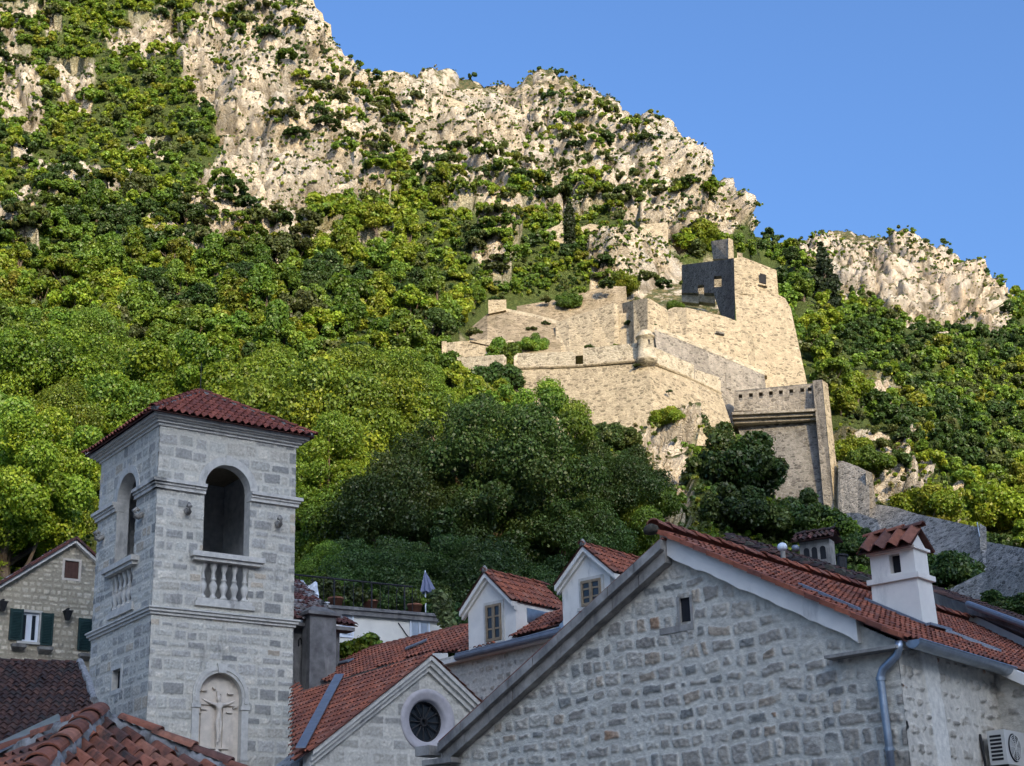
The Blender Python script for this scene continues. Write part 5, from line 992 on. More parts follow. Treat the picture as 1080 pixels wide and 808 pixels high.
def shutter(px):
    q_ = rect([LF.hit(*p) for p in px]); s = MB(); s.fbox(LF, q_[0], q_[1], .05, .09, q_[2], q_[3])
    for k in range(17): z = q_[2] + .1 + k * (q_[3] - q_[2] - .2) / 17; s.hexa([LF(q_[0] + .09, .12, z), LF(q_[1] - .09, .12, z), LF(q_[1] - .09, .09, z + .05), LF(q_[0] + .09, .09, z + .05), LF(q_[0] + .09, .125, z + .015), LF(q_[1] - .09, .125, z + .015), LF(q_[1] - .09, .09, z + .065), LF(q_[0] + .09, .09, z + .065)])
    for a in ((q_[0], q_[0] + .08, q_[2], q_[3]), (q_[1] - .08, q_[1], q_[2], q_[3])): s.fbox(LF, a[0], a[1], .09, .13, a[2], a[3])
    s.obj('shutter', M['green'], lh)
shutter([(10.5, 642), (22, 643.5), (22, 676), (10, 675)]); shutter([(43.5, 646.5), (55, 648), (54, 681.5), (42, 680)]); shutter([(82.5, 652), (96, 654), (95, 687), (81, 685.5)])
for x, y in ((18, 683), (46, 686), (89, 693)):
    u, z = LF.hit(x, y); mb = MB(); mb.hexa([LF(u - .28, .32, z - .02), LF(u + .28, .32, z - .02), LF(u + .2, 0, z - .16), LF(u - .2, 0, z - .16), LF(u - .28, .34, z + .1), LF(u + .28, .34, z + .1), LF(u + .28, 0, z + .1), LF(u - .28, 0, z + .1)]); mb.obj('stone_corbel', M['coping'], lh)
for x, y, lbl in ((69.5, 649.5, 'small dark wall lantern between two green shutters of the stone house'), (1, 640, 'dark wall lantern at the left edge on the stone house')):
    u, z = LF.hit(x, y); o = thing('wall_lantern', LF(u, 0, z), lbl, 'lamp'); mb = MB(); mb.fbox(LF, u - .04, u + .04, 0, .3, z + .2, z + .26); mb.obj('bracket', M['iron'], o); mb = MB(); mb.hexa([LF(u - .07, .3, z - .22), LF(u + .07, .3, z - .22), LF(u + .07, .16, z - .22), LF(u - .07, .16, z - .22), LF(u - .15, .38, z + .12), LF(u + .15, .38, z + .12), LF(u + .15, .08, z + .12), LF(u - .15, .08, z + .12)]); mb.fbox(LF, u - .17, u + .17, .06, .4, z + .12, z + .16); mb.obj('lantern_head', M['iron'], o)
# ================================================================== dark roofed house in front of it
dk = thing('dark_roofed_house', pr(40, 740, 52) * np.array([1, 1, 0]), 'house with an almost black old tiled roof wedged between stone house and bell tower', 'house')
a_, b_ = pr(-60, 697, 56), pr(84, 701, 55); nd = np.cross(pr(40, 770, 49.5) - a_, b_ - a_); nd /= np.linalg.norm(nd)
rf = MB(); tile_plane(rf, [a_, b_, hitplane(97, 738, a_, nd), hitplane(108, 790, a_, nd), hitplane(-60, 790, a_, nd)], .235, .38, .085, 101, BROWN, .05, 1.0); ro = rf.obj('roof', M['oldtile'], dk)
rf = MB(); caps(rf, a_, b_, .11, .42, 102, BROWN, .03); rf.obj('ridge_tiles', M['oldtile'], ro); rf = MB(); rf.tube([b_ + ZV * .1, hitplane(93, 722, a_, nd) + ZV * .1, hitplane(99, 742, a_, nd) + ZV * .1], .12, 8); rf.obj('mortar_edge', M['mortar'], ro)
mb = MB(); mb.prism([np.array([p[0], p[1], 0]) for p in (a_, b_, hitplane(97, 738, a_, nd), hitplane(-60, 770, a_, nd))], ZV * (min(a_[2], hitplane(-60, 770, a_, nd)[2]) - .3)); mb.obj('wall', M['mortar'], dk)
# ================================================================== nearest hipped roof
HA = pr(103, 764, 22); hd, hp, s1, s2 = 136, math.tan(R(30)), 38, 45
nh = thing('hipped_roof_house', HA * np.array([1, 1, 0]), 'nearest house corner with weathered orange barrel tiles and mortared hips', 'house')
def hipv(a, d, L): return HA + (D(a) - ZV * hp * math.cos(R(a - d))) * L
h3, h2 = hipv(hd - s1, hd, 7), hipv(hd + s2, hd, 7); h1d = hd + 90
rf = MB(); tile_plane(rf, [HA, h3, h2], .22, .40, .12, 111, OLD, .04, .7, 8, .8)
hk = HA + (D(hd + 135) - ZV * hp * .707) * 7; tile_plane(rf, [HA, h2, hk], .215, .36, .10, 112, OLD, .04, .7, 8, .8)
hb = HA + (D(hd - 135) - ZV * hp * .707) * 7; tile_plane(rf, [HA, hk, hb], .215, .36, .10, 113, OLD, .04, 1.3, 8, .8); tile_plane(rf, [HA, hb, h3], .215, .36, .10, 114, OLD, .04, 1.3, 8, .8)
ro = rf.obj('roof', M['oldtile'], nh)
def lumpy(a, b, rad, seed):
    m_ = MB(); n = int(np.linalg.norm(b - a) / .06); pts = []; rr_2 = []; rg = random.Random(seed); s = np.cross(b - a, ZV); s /= np.linalg.norm(s)
    for k in range(n + 1): pts.append(a + (b - a) * k / n + s * rg.uniform(-.03, .03) + ZV * (.10 + rg.uniform(-.02, .02))); rr_2.append(rad * rg.uniform(.75, 1.25))
    m_.tube(pts, rr_2, 9); m_.obj('hip_mortar', M['mortar'], ro, True)
lumpy(HA, h3, .11, 1); lumpy(HA, h2, .15, 2); lumpy(HA, hk, .14, 3)
rf = MB(); u3 = (h3 - HA) / np.linalg.norm(h3 - HA); caps(rf, h3 + ZV * .14, HA + ZV * .14 + u3 * .35, .115, .52, 115, OLD, .05, 8); caps(rf, h2 + ZV * .13, HA + ZV * .13, .145, .42, 116, OLD, .05, 8); caps(rf, hk + ZV * .12, HA + ZV * .12, .12, .42, 117, OLD, .04, 8); rf.obj('hip_tiles', M['oldtile'], ro)
nL = np.cross(h2 - HA, hk - HA); nL /= np.linalg.norm(nL); nL = nL if nL[2] > 0 else -nL
f_ = [hitplane(x, y, HA + nL * .19, nL) for x, y in ((-40, 815), (66, 760), (62, 754), (-40, 803))]; rf = MB(); rf.prism(f_, nL * .02); rf.obj('flashing_strip', M['metal'], ro)
mb = MB(); mb.prism([np.array([p[0], p[1], 0]) for p in (h3, h2, hk, hb)], ZV * (min(h3[2], h2[2]) - .1)); mb.obj('wall', M['mortar'], nh)
# ================================================================== behind the front roof, right
o = thing('moss_roofed_house', pr(850, 610, 42) * np.array([1, 1, 0]), 'low pale house whose mossy dark roof edge shows over the red roof', 'house')
mb = MB(); slab(mb, [(765, 571, 44), (800, 579, 43), (850, 596, 41.5), (912, 615, 39.5), (930, 634, 39), (930, 700, 39), (765, 690, 44)], 4); mb.obj('wall', M['plaster'], o)
mb = MB(); tile_plane(mb, [pr(768, 571, 43.4), pr(918, 617, 38.9), pr(918, 613, 40.5), pr(768, 565, 45.2)], .22, .3, .07, 121, BROWN, .05, 1.0); ro = mb.obj('roof', M['oldtile'], o)
mb = MB(); rg = random.Random(9); pts = [pr(768 + 150 * k / 40, 568 + 46 * k / 40 + rg.uniform(-.8, .8), 43.5 - 4.5 * k / 40) for k in range(41)]; mb.tube(pts, [rg.uniform(.05, .13) for _ in pts], 6); mb.obj('moss', M['moss'], ro)
mb = MB(); tile_plane(mb, [pr(790, 592, 40.5), pr(905, 631, 38.0), pr(905, 622, 39.5), pr(790, 582, 42)], .2, .3, .05, 122, RED, .03, .8); mb.obj('lower_tiles', M['tile'], o)
o = thing('vent_cowl', pr(825, 584, 40) , 'round white metal vent cowl on the mossy roof edge', 'vent')
c_ = pr(825, 576, 40); mb = MB(); mb.lathe(c_ - ZV * .12, [(0, 0), (.06, 0), (.10, .02), (.125, .07), (.125, .12), (.10, .17), (.05, .2), (0, .205)], 14); mb.obj('cowl', M['white'], o, True); mb = MB(); mb.tube([c_ - ZV * .5, c_ - ZV * .1], .06, 10); mb.obj('pipe', M['coping'], o)
mb = MB(); mb.lathe(pr(839, 579, 40), [(0, -.05), (.09, -.05), (.10, .04), (.07, .09), (0, .1)], 10); tag(mb.obj('chimney_pot', M['flash'], None, True), 'squat dark pot beside the white vent cowl', 'vent')
co_ = thing('arched_chimney', pr(860, 595, 60), 'wide old chimney with three small arched smoke holes under a tile cap', 'chimney')
CFa = Frame(pr(860, 600, 60) * np.array([1, 1, 0]), -62.0); l_, r__ = CFa.hit(875, 575), CFa.hit(843, 575); u0, u1 = min(l_[0], r__[0]), max(l_[0], r__[0]); zt = CFa.hit(860, 570)[1]
mb = MB(); mb.fbox(CFa, u0, u1, -.6, 0, zt - 3.5, zt); bo = mb.obj('stack', M['coping'], co_)
for k, uu_ in enumerate((.24, .52, .78)):
    u = u0 + (u1 - u0) * uu_; mb = MB(); z = zt - .75; pf = [(u - .11, z)] + [(u + .11 * math.cos(math.pi - math.pi * i / 8), z + .4 + .11 * math.sin(math.pi * i / 8)) for i in range(9)] + [(u + .11, z)]; mb.prism([CFa(a, .006, b) for a, b in pf], -CFa.w * .3); mb.obj('smoke_hole', M['dark'], bo)
mb = MB(); um_ = -.3
for s_, e_ in ((1, .28), (-1, -.88)): tile_plane(mb, [CFa(u0 - .25, e_, zt - .02), CFa(u1 + .25, e_, zt - .02), CFa(u1 + .15, um_, zt + .34), CFa(u0 - .15, um_, zt + .34)], .2, .3, .09, 131, BROWN + MOTTLED[:1], .03, 1.3)
caps(mb, CFa(u0 - .15, um_, zt + .36), CFa(u1 + .15, um_, zt + .36), .12, .36, 132, BROWN, .03); mb.obj('cap', M['oldtile'], co_)
sp = pr(888, 600, 55); mb = MB(); mb.tube([pr(888, 603, 55), pr(888, 587, 55)], .17, 10); mb.tube([pr(888, 587, 55), pr(888, 585, 55)], .22, 10); tag(mb.obj('flue_pipe', M['iron']), 'short rusty flue pipe right of the arched chimney', 'flue')
o = thing('guttered_house', pr(1030, 650, 40) * np.array([1, 1, 0]), 'pale house with a dark eave and long grey gutter behind the chimney at right', 'house')
mb = MB(); slab(mb, [(1008, 640, 40), (1085, 676, 36.5), (1180, 715, 33), (1180, 780, 33), (1008, 720, 40)], 4); mb.obj('wall', M['cream'], o)
mb = MB(); slab(mb, [(975, 623, 41.2), (985, 625, 40.6), (1085, 660, 35.9), (1180, 696, 32.4), (1180, 704, 32.6), (1085, 671, 36.2), (1020, 645, 39.3), (1008, 641, 40.2), (980, 640, 41.2)], 3); mb.obj('eave', M['darkstain'], o)
mb = MB(); mb.tube([pr(1021, 637, 38.2), pr(1085, 661, 35.2), pr(1180, 698, 32)], .075, 10); mb.obj('gutter', M['flash'], o)
mb = MB(); tile_plane(mb, [pr(985, 626, 40.7), pr(1180, 692, 32.4), pr(1180, 690, 36), pr(960, 612, 45)], .22, .34, .07, 141, BROWN, .04, 1.0); mb.obj('roof', M['oldtile'], o)
mb = MB(); slab(mb, [(925, 612, 43), (958, 612, 43), (985, 620, 42), (985, 640, 42), (960, 660, 42), (925, 660, 43)], 1.5); mb.obj('side_wall', M['coping'], o)
# ------------------------------------------------------------------ vegetation
def leaf_mat(name, hue_var=.5, trans=.35):
    m = bpy.data.materials.new(name); m.use_nodes = True; nt = m.node_tree; nt.nodes.remove(nt.nodes['Principled BSDF']); out = nt.nodes['Material Output']
    oi = N(nt, 'ShaderNodeObjectInfo'); c = attr(nt)
    hs = N(nt, 'ShaderNodeHueSaturation'); nt.links.new(c, hs.inputs['Color'])
    mr = N(nt, 'ShaderNodeMapRange'); mr.inputs[3].default_value = .5 - .012 * hue_var; mr.inputs[4].default_value = .5 + .014 * hue_var; nt.links.new(oi.outputs['Random'], mr.inputs[0]); nt.links.new(mr.outputs[0], hs.inputs['Hue'])
    ml = N(nt, 'ShaderNodeMath', operation='MULTIPLY'); ml.inputs[1].default_value = 7.31; nt.links.new(oi.outputs['Random'], ml.inputs[0]); fr = N(nt, 'ShaderNodeMath', operation='FRACT'); nt.links.new(ml.outputs[0], fr.inputs[0])
    m2 = N(nt, 'ShaderNodeMapRange'); m2.inputs[3].default_value = .72; m2.inputs[4].default_value = 1.28; nt.links.new(fr.outputs[0], m2.inputs[0]); nt.links.new(m2.outputs[0], hs.inputs['Value'])
    d = N(nt, 'ShaderNodeBsdfDiffuse'); t = N(nt, 'ShaderNodeBsdfTranslucent'); g = N(nt, 'ShaderNodeBsdfGlossy', Roughness=.45); g.inputs['Color'].default_value = (.5, .5, .5, 1)
    tc = mixc(nt, hs.outputs[0], (1.25, 1.25, .55), 1.0, 'MULTIPLY'); nt.links.new(hs.outputs[0], d.inputs[0]); nt.links.new(tc, t.inputs[0])
    a = N(nt, 'ShaderNodeMixShader'); a.inputs[0].default_value = trans; nt.links.new(d.outputs[0], a.inputs[1]); nt.links.new(t.outputs[0], a.inputs[2])
    b = N(nt, 'ShaderNodeMixShader'); b.inputs[0].default_value = .04; nt.links.new(a.outputs[0], b.inputs[1]); nt.links.new(g.outputs[0], b.inputs[2]); nt.links.new(b.outputs[0], out.inputs[0]); return m
M['leaf'] = leaf_mat('leaves', 1.0); M['leafstill'] = leaf_mat('leaves_even', .25)
M['bark'] = plain('bark', (.13, .10, .075), .95, .35, 6, bs=.6)
GREEN = [(.145, .225, .03), (.12, .20, .03), (.175, .24, .03), (.105, .175, .03)]
BRIGHT = [(.19, .26, .026), (.22, .275, .026), (.15, .23, .026), (.24, .265, .03)]
DARK = [(.05, .09, .024), (.058, .104, .026), (.042, .078, .022), (.072, .108, .028)]
OLIVE = [(.11, .14, .04), (.095, .12, .036), (.13, .145, .045), (.075, .10, .032)]
YELLOW = [(.20, .215, .025), (.18, .20, .025), (.16, .20, .025), (.22, .21, .03)]
DRY = [(.20, .17, .07), (.15, .14, .055), (.11, .12, .04), (.24, .20, .10)]
PALE = [(.16, .20, .07), (.13, .18, .06), (.19, .22, .09)]
def leaf_cloud(rng, cent, rad, nleaf, size, pal, squash=.8, up=.35, keep_in=.25, lobevar=.18):
    """cent (n,3), rad (n,): leaves on the shells of n lobes; returns v,f,col"""
    n = len(cent); w = rad ** 2; k = rng.choice(n, nleaf, p=w / w.sum())
    d = rng.normal(size=(nleaf, 3)); d[:, 2] += up; d /= np.linalg.norm(d, axis=1, keepdims=True)
    rr = rad[k] * (1 - np.abs(rng.normal(0, .36, nleaf))) * (1 + .10 * np.sin(d[:, 0] * 7 + k) * np.sin(d[:, 1] * 6 + 2 * k) + .08 * np.sin(d[:, 2] * 9 + k))
    p = cent[k] + d * rr[:, None] * np.array([1, 1, squash])
    if n > 70: keep_in = .12
    inside = np.zeros(nleaf, bool)
    for i in range(n):
        inside |= (np.linalg.norm((p - cent[i]) / np.array([1, 1, squash]), axis=1) < rad[i] * .72) & (k != i)
    sel = ~inside | (rng.uniform(size=nleaf) < keep_in); p, d, k = p[sel], d[sel], k[sel]; m = len(p)
    nrm = d * .75 + rng.normal(0, .55, (m, 3)); nrm[:, 2] += .25; nrm /= np.linalg.norm(nrm, axis=1, keepdims=True)
    t = np.cross(nrm, rng.normal(size=(m, 3))); t /= np.linalg.norm(t, axis=1, keepdims=True); b = np.cross(nrm, t)
    s = size * rng.uniform(.55, 1.6, m)[:, None]
    v = np.stack([p - t * s, p + b * s * .7 + nrm * s * .18, p + t * s, p - b * s * .7 + nrm * s * .18], 1).reshape(-1, 3)
    f = np.arange(m * 4).reshape(m, 4)
    pal = np.array(pal); lobe = rng.uniform(1 - lobevar, 1 + lobevar, n); lp = rng.randint(0, len(pal), n)
    mixp = np.where(rng.uniform(size=m) < .65, lp[k], rng.randint(0, len(pal), m)); c = pal[mixp] * (lobe[k] * rng.uniform(.6, 1.5, m))[:, None]
    return v, f, np.repeat(c, 4, axis=0)
def crown_lobes(rng, kind, n):
    """unit crowns: about 1 wide radius, base at z=0"""
    if kind == 'round':
        d = rng.normal(size=(n, 3)); d /= np.linalg.norm(d, axis=1, keepdims=True); r = rng.uniform(.25, .78 if n < 48 else .98, n)[:, None]; c = d * r * np.array([1, 1, .85]); c[:, 2] += .95; rad = rng.uniform(.16, .36, n) if n < 48 else rng.uniform(.10, .27, n) * (1.1 - .2 * r[:, 0])
    elif kind == 'tall':
        h = rng.uniform(0, 1, n); a = rng.uniform(0, 6.28, n); w = .72 * np.sin(np.clip(h * .85 + .15, 0, 1) * math.pi) ** .7 * rng.uniform(.3, 1, n); c = np.stack([w * np.cos(a), w * np.sin(a), .45 + h * 1.9], 1); rad = rng.uniform(.15, .32, n)
    elif kind == 'spread':
        a = rng.uniform(0, 6.28, n); w = np.sqrt(rng.uniform(0, 1, n)) * .95; c = np.stack([w * np.cos(a), w * np.sin(a), .8 + .5 * (1 - w ** 2) + rng.normal(0, .16, n)], 1); rad = rng.uniform(.14, .3, n)
    elif kind == 'low':
        a = rng.uniform(0, 6.28, n); w = np.sqrt(rng.uniform(0, 1, n)) * 1.0; c = np.stack([w * np.cos(a), w * np.sin(a) * .8, .15 + .45 * (1 - w ** 2) * rng.uniform(.5, 1.3, n) + rng.uniform(0, .2, n)], 1); rad = rng.uniform(.10, .34, n) * (1.15 - .45 * w)
    elif kind == 'bush':
        d = rng.normal(size=(n, 3)); d[:, 2] = np.abs(d[:, 2]); d /= np.linalg.norm(d, axis=1, keepdims=True); c = d * rng.uniform(.2, .8, n)[:, None] * np.array([1, 1, .75]); c[:, 2] += .1; rad = rng.uniform(.14, .3, n)
    elif kind == 'cypress':
        h = np.linspace(0, 1, n); a = rng.uniform(0, 6.28, n); w = .10; c = np.stack([w * np.cos(a), w * np.sin(a), .3 + h * 5.2], 1); rad = .62 * np.sin(np.clip(.18 + .80 * h, 0, 1) * math.pi) ** .75 * rng.uniform(.75, 1.05, n) + .06
    elif kind == 'conifer':
        h = np.repeat(np.linspace(0, 1, n // 5), 5)[:n]; n = len(h); a = rng.uniform(0, 6.28, n); w = .75 * (1 - h) ** .8 * rng.uniform(.5, 1, n); c = np.stack([w * np.cos(a), w * np.sin(a), .3 + h * 2.7], 1); rad = .12 + .22 * (1 - h)
    return c, rad
def trunk_mb(rng, cent, rad, kind, dead=False):
    mb = MB(); top = cent[:, 2].max(); sway = rng.normal(0, .05, (6, 2)).cumsum(axis=0); H = top * (.75 if kind != 'cypress' else .95)
    pts = [(sway[i, 0] if i else 0, sway[i, 1] if i else 0, -.45 + (H + .45) * i / 5) for i in range(6)]; r0 = .075 if kind != 'spread' else .065
    mb.tube(pts, [r0 * (1.25 - .2 * i) + .008 for i in range(6)], 7)
    if kind not in ('cypress', 'low'):
        for i in rng.choice(len(cent), min(9, len(cent)), replace=False):
            j = rng.randint(1, 4); a = np.array(pts[j]); b = cent[i]; mid = a * .45 + b * .55 + np.array([0, 0, -.06]); mb.tube([a, mid, b], [.036, .022, .008], 5, caps=False)
    return mb
PROTO = {}
def proto(key, kind, pal, nl, nleaf, size, seed, m='leaf', squash=.8, keep_in=.25):
    rng = np.random.RandomState(seed); c, r = crown_lobes(rng, kind, nl); v, f, col = leaf_cloud(rng, c, r, nleaf, size, pal, squash, keep_in=keep_in)
    me = mesh_obj('crown', v, f, col, M[m], None, False, origin=(0, 0, 0)); t = trunk_mb(rng, c, r, kind).obj('trunk', M['bark'], None)
    off = np.array(t.location); t.location = (0, 0, 0); co = np.array([vv.co for vv in t.data.vertices]) + off; t.data.vertices.foreach_set('co', co.astype(np.float32).ravel()); t.data.update()
    PROTO[key] = (me.data, t.data, c[:, 2].max() + .3); bpy.data.objects.remove(me); bpy.data.objects.remove(t)
def plant(key, loc, s, name, label, cat, group=None, rz=None, sz=1.0, trunk=True):
    cr_, tr_, _ = PROTO[key]; o = thing(name, loc, label, cat, group); rz = random.uniform(0, 6.28) if rz is None else rz
    for nm, me in (('crown', cr_), ('trunk', tr_)):
        if nm == 'trunk' and not trunk: continue
        c = bpy.data.objects.new(nm, me); COL.objects.link(c); c.parent = o; c.scale = (s, s, s * sz); c.rotation_euler = (0, 0, rz)
    return o
# woods: mid-distance kinds
for i in range(3): proto(('g', i), ['round', 'tall', 'spread'][i], GREEN, 44, 13000, .05, 100 + i)
for i in range(3): proto(('b', i), ['round', 'spread', 'tall'][i], BRIGHT, 44, 13000, .05, 110 + i)
for i in range(2): proto(('d', i), ['round', 'spread'][i], DARK, 44, 13000, .048, 120 + i)
for i in range(2): proto(('y', i), ['round', 'tall'][i], YELLOW, 34, 10000, .05, 130 + i)
for i in range(2): proto(('o', i), ['round', 'spread'][i], OLIVE, 40, 12000, .05, 140 + i)
# near trees, finer leaves
for i in range(3): proto(('nb', i), ['round', 'tall', 'spread'][i], BRIGHT[:3] + GREEN[:2], 80, 130000, .0145, 150 + i)
for i in range(2): proto(('nd', i), ['round', 'spread'][i], DARK, 120, 160000, .0125, 160 + i, squash=.75)
for i in range(2): proto(('ng', i), ['round', 'tall'][i], GREEN, 80, 130000, .0145, 170 + i)
# shrubs
for i in range(3): proto(('s', i), 'low', [OLIVE, DARK, GREEN][i], 24, 2600, .085, 180 + i, keep_in=.5)
proto(('s', 3), 'low', BRIGHT, 24, 2400, .085, 184); proto(('s', 4), 'low', YELLOW[:2] + OLIVE[:1], 20, 1500, .085, 185)
proto(('ns', 0), 'bush', DARK[1:] + OLIVE[:1], 60, 40000, .028, 190); proto(('ns', 1), 'bush', GREEN, 60, 40000, .028, 191); proto(('ns', 2), 'bush', BRIGHT, 60, 30000, .03, 192)
proto('cyp', 'cypress', [(.035, .05, .016), (.045, .06, .02), (.028, .042, .015)], 30, 7000, .10, 200); proto('con', 'conifer', [(.028, .045, .02), (.022, .036, .018), (.035, .05, .02)], 60, 7000, .07, 201)
def gpoint(x, y):
    p = MAIN.cast(x, y); q = HILL.cast(x, y)
    if p is None: return (q, 1) if q is not None else (None, None)
    if q is not None and np.hypot(*q[:2]) < np.hypot(*p[:2]): return q, 1
    return p, 0
def ppm(p): return FOC / np.linalg.norm(p - E0)
# ---- particular trees: (x, base y, crown width px, proto, name, label)
def special(x, ybase, wpx, key, name, label, cat='tree', sz=1.0, r=None, group=None, trunk=True, top=None):
    p = gpoint(x, ybase)[0] if r is None else pr(x, ybase, r)
    if p is None: return
    s = wpx / 2 / ppm(p)
    if top is not None:
        need = (ybase - top) / ppm(p) * 1.04; sz = need / (s * PROTO[key][2])
        if sz > 1.12: s *= sz / 1.12; sz = 1.12
        elif sz < .8: s *= sz / .8; sz = .8
    return plant(key, p, s, name, label, cat, group, sz=sz, trunk=trunk)
KEEP = []   # screen zones where sampled trees must not stand in front of the fortress
SPEC = [
 (520, 648, 215, ('nd', 0), 395, 'great dark evergreen oak in the middle, the broadest crown above the dormers'), (430, 655, 150, ('nd', 1), 470, 'dark evergreen oak behind the closed parasol'),
 (610, 620, 150, ('nd', 0), 425, 'dark oak below the sentry turret with its right edge touching the rocks'), (660, 640, 95, ('ng', 0), 490, 'mid green tree between the dark oaks and the bare rock'), (585, 660, 120, ('nd', 1), 500, 'shaded dark tree directly behind the two dormers'),
 (480, 560, 130, ('nd', 1), 405, 'dark tree below the left end of the bastion'), (545, 540, 130, ('ng', 0), 385, 'green tree crown covering the foot of the bastion wall'), (350, 640, 100, ('nb', 1), 430, 'bright green tree just right of the bell tower'), (395, 580, 105, ('nb', 0), 395, 'bright green leafy tree between the bell tower and the dark oaks'), (335, 580, 85, ('nb', 2), 375, 'bright yellow green tree peeking over the right edge of the bell tower roof'),
 (60, 590, 125, ('nb', 1), 400, 'sunny tree rising behind the gable of the left stone house'), (10, 620, 110, ('nb', 0), 430, 'sunlit tree at the left edge above the stone house roof'), (120, 560, 120, ('nb', 2), 395, 'leafy tree left behind the bell tower cornice'), (200, 560, 120, ('nb', 0), 350, 'green tree directly behind the bell tower roof point'), (285, 560, 110, ('nb', 1), 355, 'tall bright tree behind the right slope of the bell tower roof'), (30, 510, 120, ('nb', 2), 340, 'spreading bright tree above the left stone house'), (95, 480, 120, ('ng', 1), 320, 'mid green tree upslope left of the bell tower'),
 (450, 500, 90, ('ng', 1), 375, 'slender green tree left of the terrace wall end'), (385, 500, 100, ('nb', 2), 360, 'broad bright tree halfway between bell tower and fortress')]
for x, yb, wpx, key, top, lbl in SPEC: special(x, yb, wpx, key, 'broadleaf_tree', lbl, 'tree', top=top, group='big trees behind the houses')
special(600, 266, 17, 'cyp', 'cypress', 'tall narrow cypress standing among the ruins above the fortress', 'cypress', top=203); 
special(868, 335, 44, 'con', 'conifer', 'dark pointed conifer right of the keep', 'conifer', top=248)
special(384, 168, 0 + 14, 'cyp', 'conifer', 'small dark conifer in the rocky notch left of the upper ridge', 'conifer', top=120) if False else None
BUSH = [(775, 520, 100, ('ns', 0), 452, 'large dark bush over the rocks below the bastion corner'), (752, 478, 70, ('ns', 0), 436, 'dark bush under the right face of the bastion'), (838, 572, 84, ('ns', 0), 512, 'dark bush below the stained gun platform wall'), (770, 560, 90, ('ns', 0), 505, 'shaded bush on the cliff above the gabled house'), (865, 575, 90, ('ns', 1), 530, 'green bush above the arched chimney'), (905, 590, 60, ('ns', 0), 555, 'shaded bush left of the small white chimney'),
 (562, 372, 38, ('ns', 1), 349, 'round green bush growing on the fortress terrace'), (700, 448, 46, ('ns', 2), 427, 'bright low bush at the foot of the bastion corner'), (650, 475, 46, ('ns', 0), 440, 'green bush left of the bastion corner rocks'), (790, 476, 36, ('ns', 1), 455, 'bush crowning the cliff beside the gun platform'), (600, 326, 22, ('ns', 1), 306, 'small bush on the rubble terrace left of the curtain wall'), (655, 312, 34, ('ns', 2), 286, 'bright bush above the rubble heap'), (712, 326, 22, ('ns', 1), 315, 'bush at the top of the upper wall'), (820, 428 + 330, 5, ('ns', 0), 750, '')]
for x, yb, wpx, key, top, lbl in BUSH[:-1]:
    rr0 = {562: 217, 600: 240, 712: 229}.get(x); special(x, yb, wpx, key, 'bush', lbl, 'bush', r=rr0, top=top, trunk=False)
for x, y, r, w_, k_ in [(540, 376, 213, 22, 1), (500, 354, 217, 20, 0), (520, 372, 211, 16, 2), (560, 350, 222, 14, 0), (575, 344, 224, 12, 1), (622, 369, 208, 12, 1), (648, 367, 206, 10, 2), (474, 354, 219, 12, 0), (662, 342, 216, 9, 1), (738, 332, 227, 12, 0), (700, 303, 243, 22, 1), (682, 296, 246, 26, 0), (522, 318, 232, 12, 1), (610, 310, 239, 18, 2), (575, 318, 239, 14, 0), (640, 303, 239, 20, 1), (706, 414, 199, 7, 1), (672, 387, 199, 9, 0), (725, 300, 252, 16, 2), (690, 345, 212, 8, 1)]:
    special(x, y, w_, ('s', k_), 'bush', 'small bush rooted on the walls and terraces of the fortress', 'bush', r=r, trunk=False, group='bushes on the fortress')
for x, yb, wpx, key, top, lbl in [(985, 548, 92, ('ns', 2), 508, 'sunlit yellow green bush above the rampart at right'), (1050, 558, 80, ('ns', 2), 505, 'sunlit bush at the right edge above the floodlight'), (920, 500, 50, ('ns', 1), 470, 'green bush right of the buttress tower'), (1000, 622, 100, ('ns', 0), 575, 'shaded bush below the rampart right of the white chimney'), (1060, 655, 100, ('ns', 0), 622, 'dark bush at the right edge above the gutter'), (950, 660, 70, ('ns', 0), 600, 'shaded shrub directly right behind the white chimney'), (900, 489, 34, ('ns', 2), 460, 'bright bush in the gap beside the buttress')]:
    special(x, yb, wpx, key, 'bush', lbl, 'bush', top=top, trunk=False)
for x, yb, r, wpx, key, lbl in [(400, 652, 84, 90, ('ns', 0), 'dark undergrowth bush behind the terrace railing'), (335, 640, 84, 80, ('ns', 1), 'green bush behind the terrace next to the bell tower'), (480, 668, 84, 90, ('ns', 0), 'shaded bush behind the creeper corner of the terrace house'), (440, 640, 88, 90, ('ns', 0), 'dark bush behind the closed parasol'), (550, 660, 88, 110, ('ns', 0), 'shaded bush behind the nearer dormer roof'), (640, 640, 92, 110, ('ns', 1), 'shaded bush behind the far dormer roof')]:
    special(x, yb, wpx, key, 'bush', lbl, 'bush', r=r, trunk=False)
for x, yb, w_, key, lbl in [(460, 348, 28, ('b', 0), 'bright tree just left of the terrace wall end'), (500, 322, 28, ('g', 0), 'green tree touching the stub pillar from the left'), (846, 318, 34, ('g', 0), 'green tree touching the right shoulder of the keep'), (860, 362, 40, ('b', 1), 'bright tree beside the flared base of the keep'), (878, 408, 40, ('g', 2), 'green tree just above the buttress tower'), (868, 385, 36, ('g', 1), 'tree between the keep base and the buttress tower'), (893, 440, 38, ('b', 0), 'bright tree right of the top of the buttress tower'), (838, 285, 30, ('d', 0), 'dark tree right of the keep window')]:
    special(x, yb, w_, key, 'broadleaf_tree', lbl, 'tree')
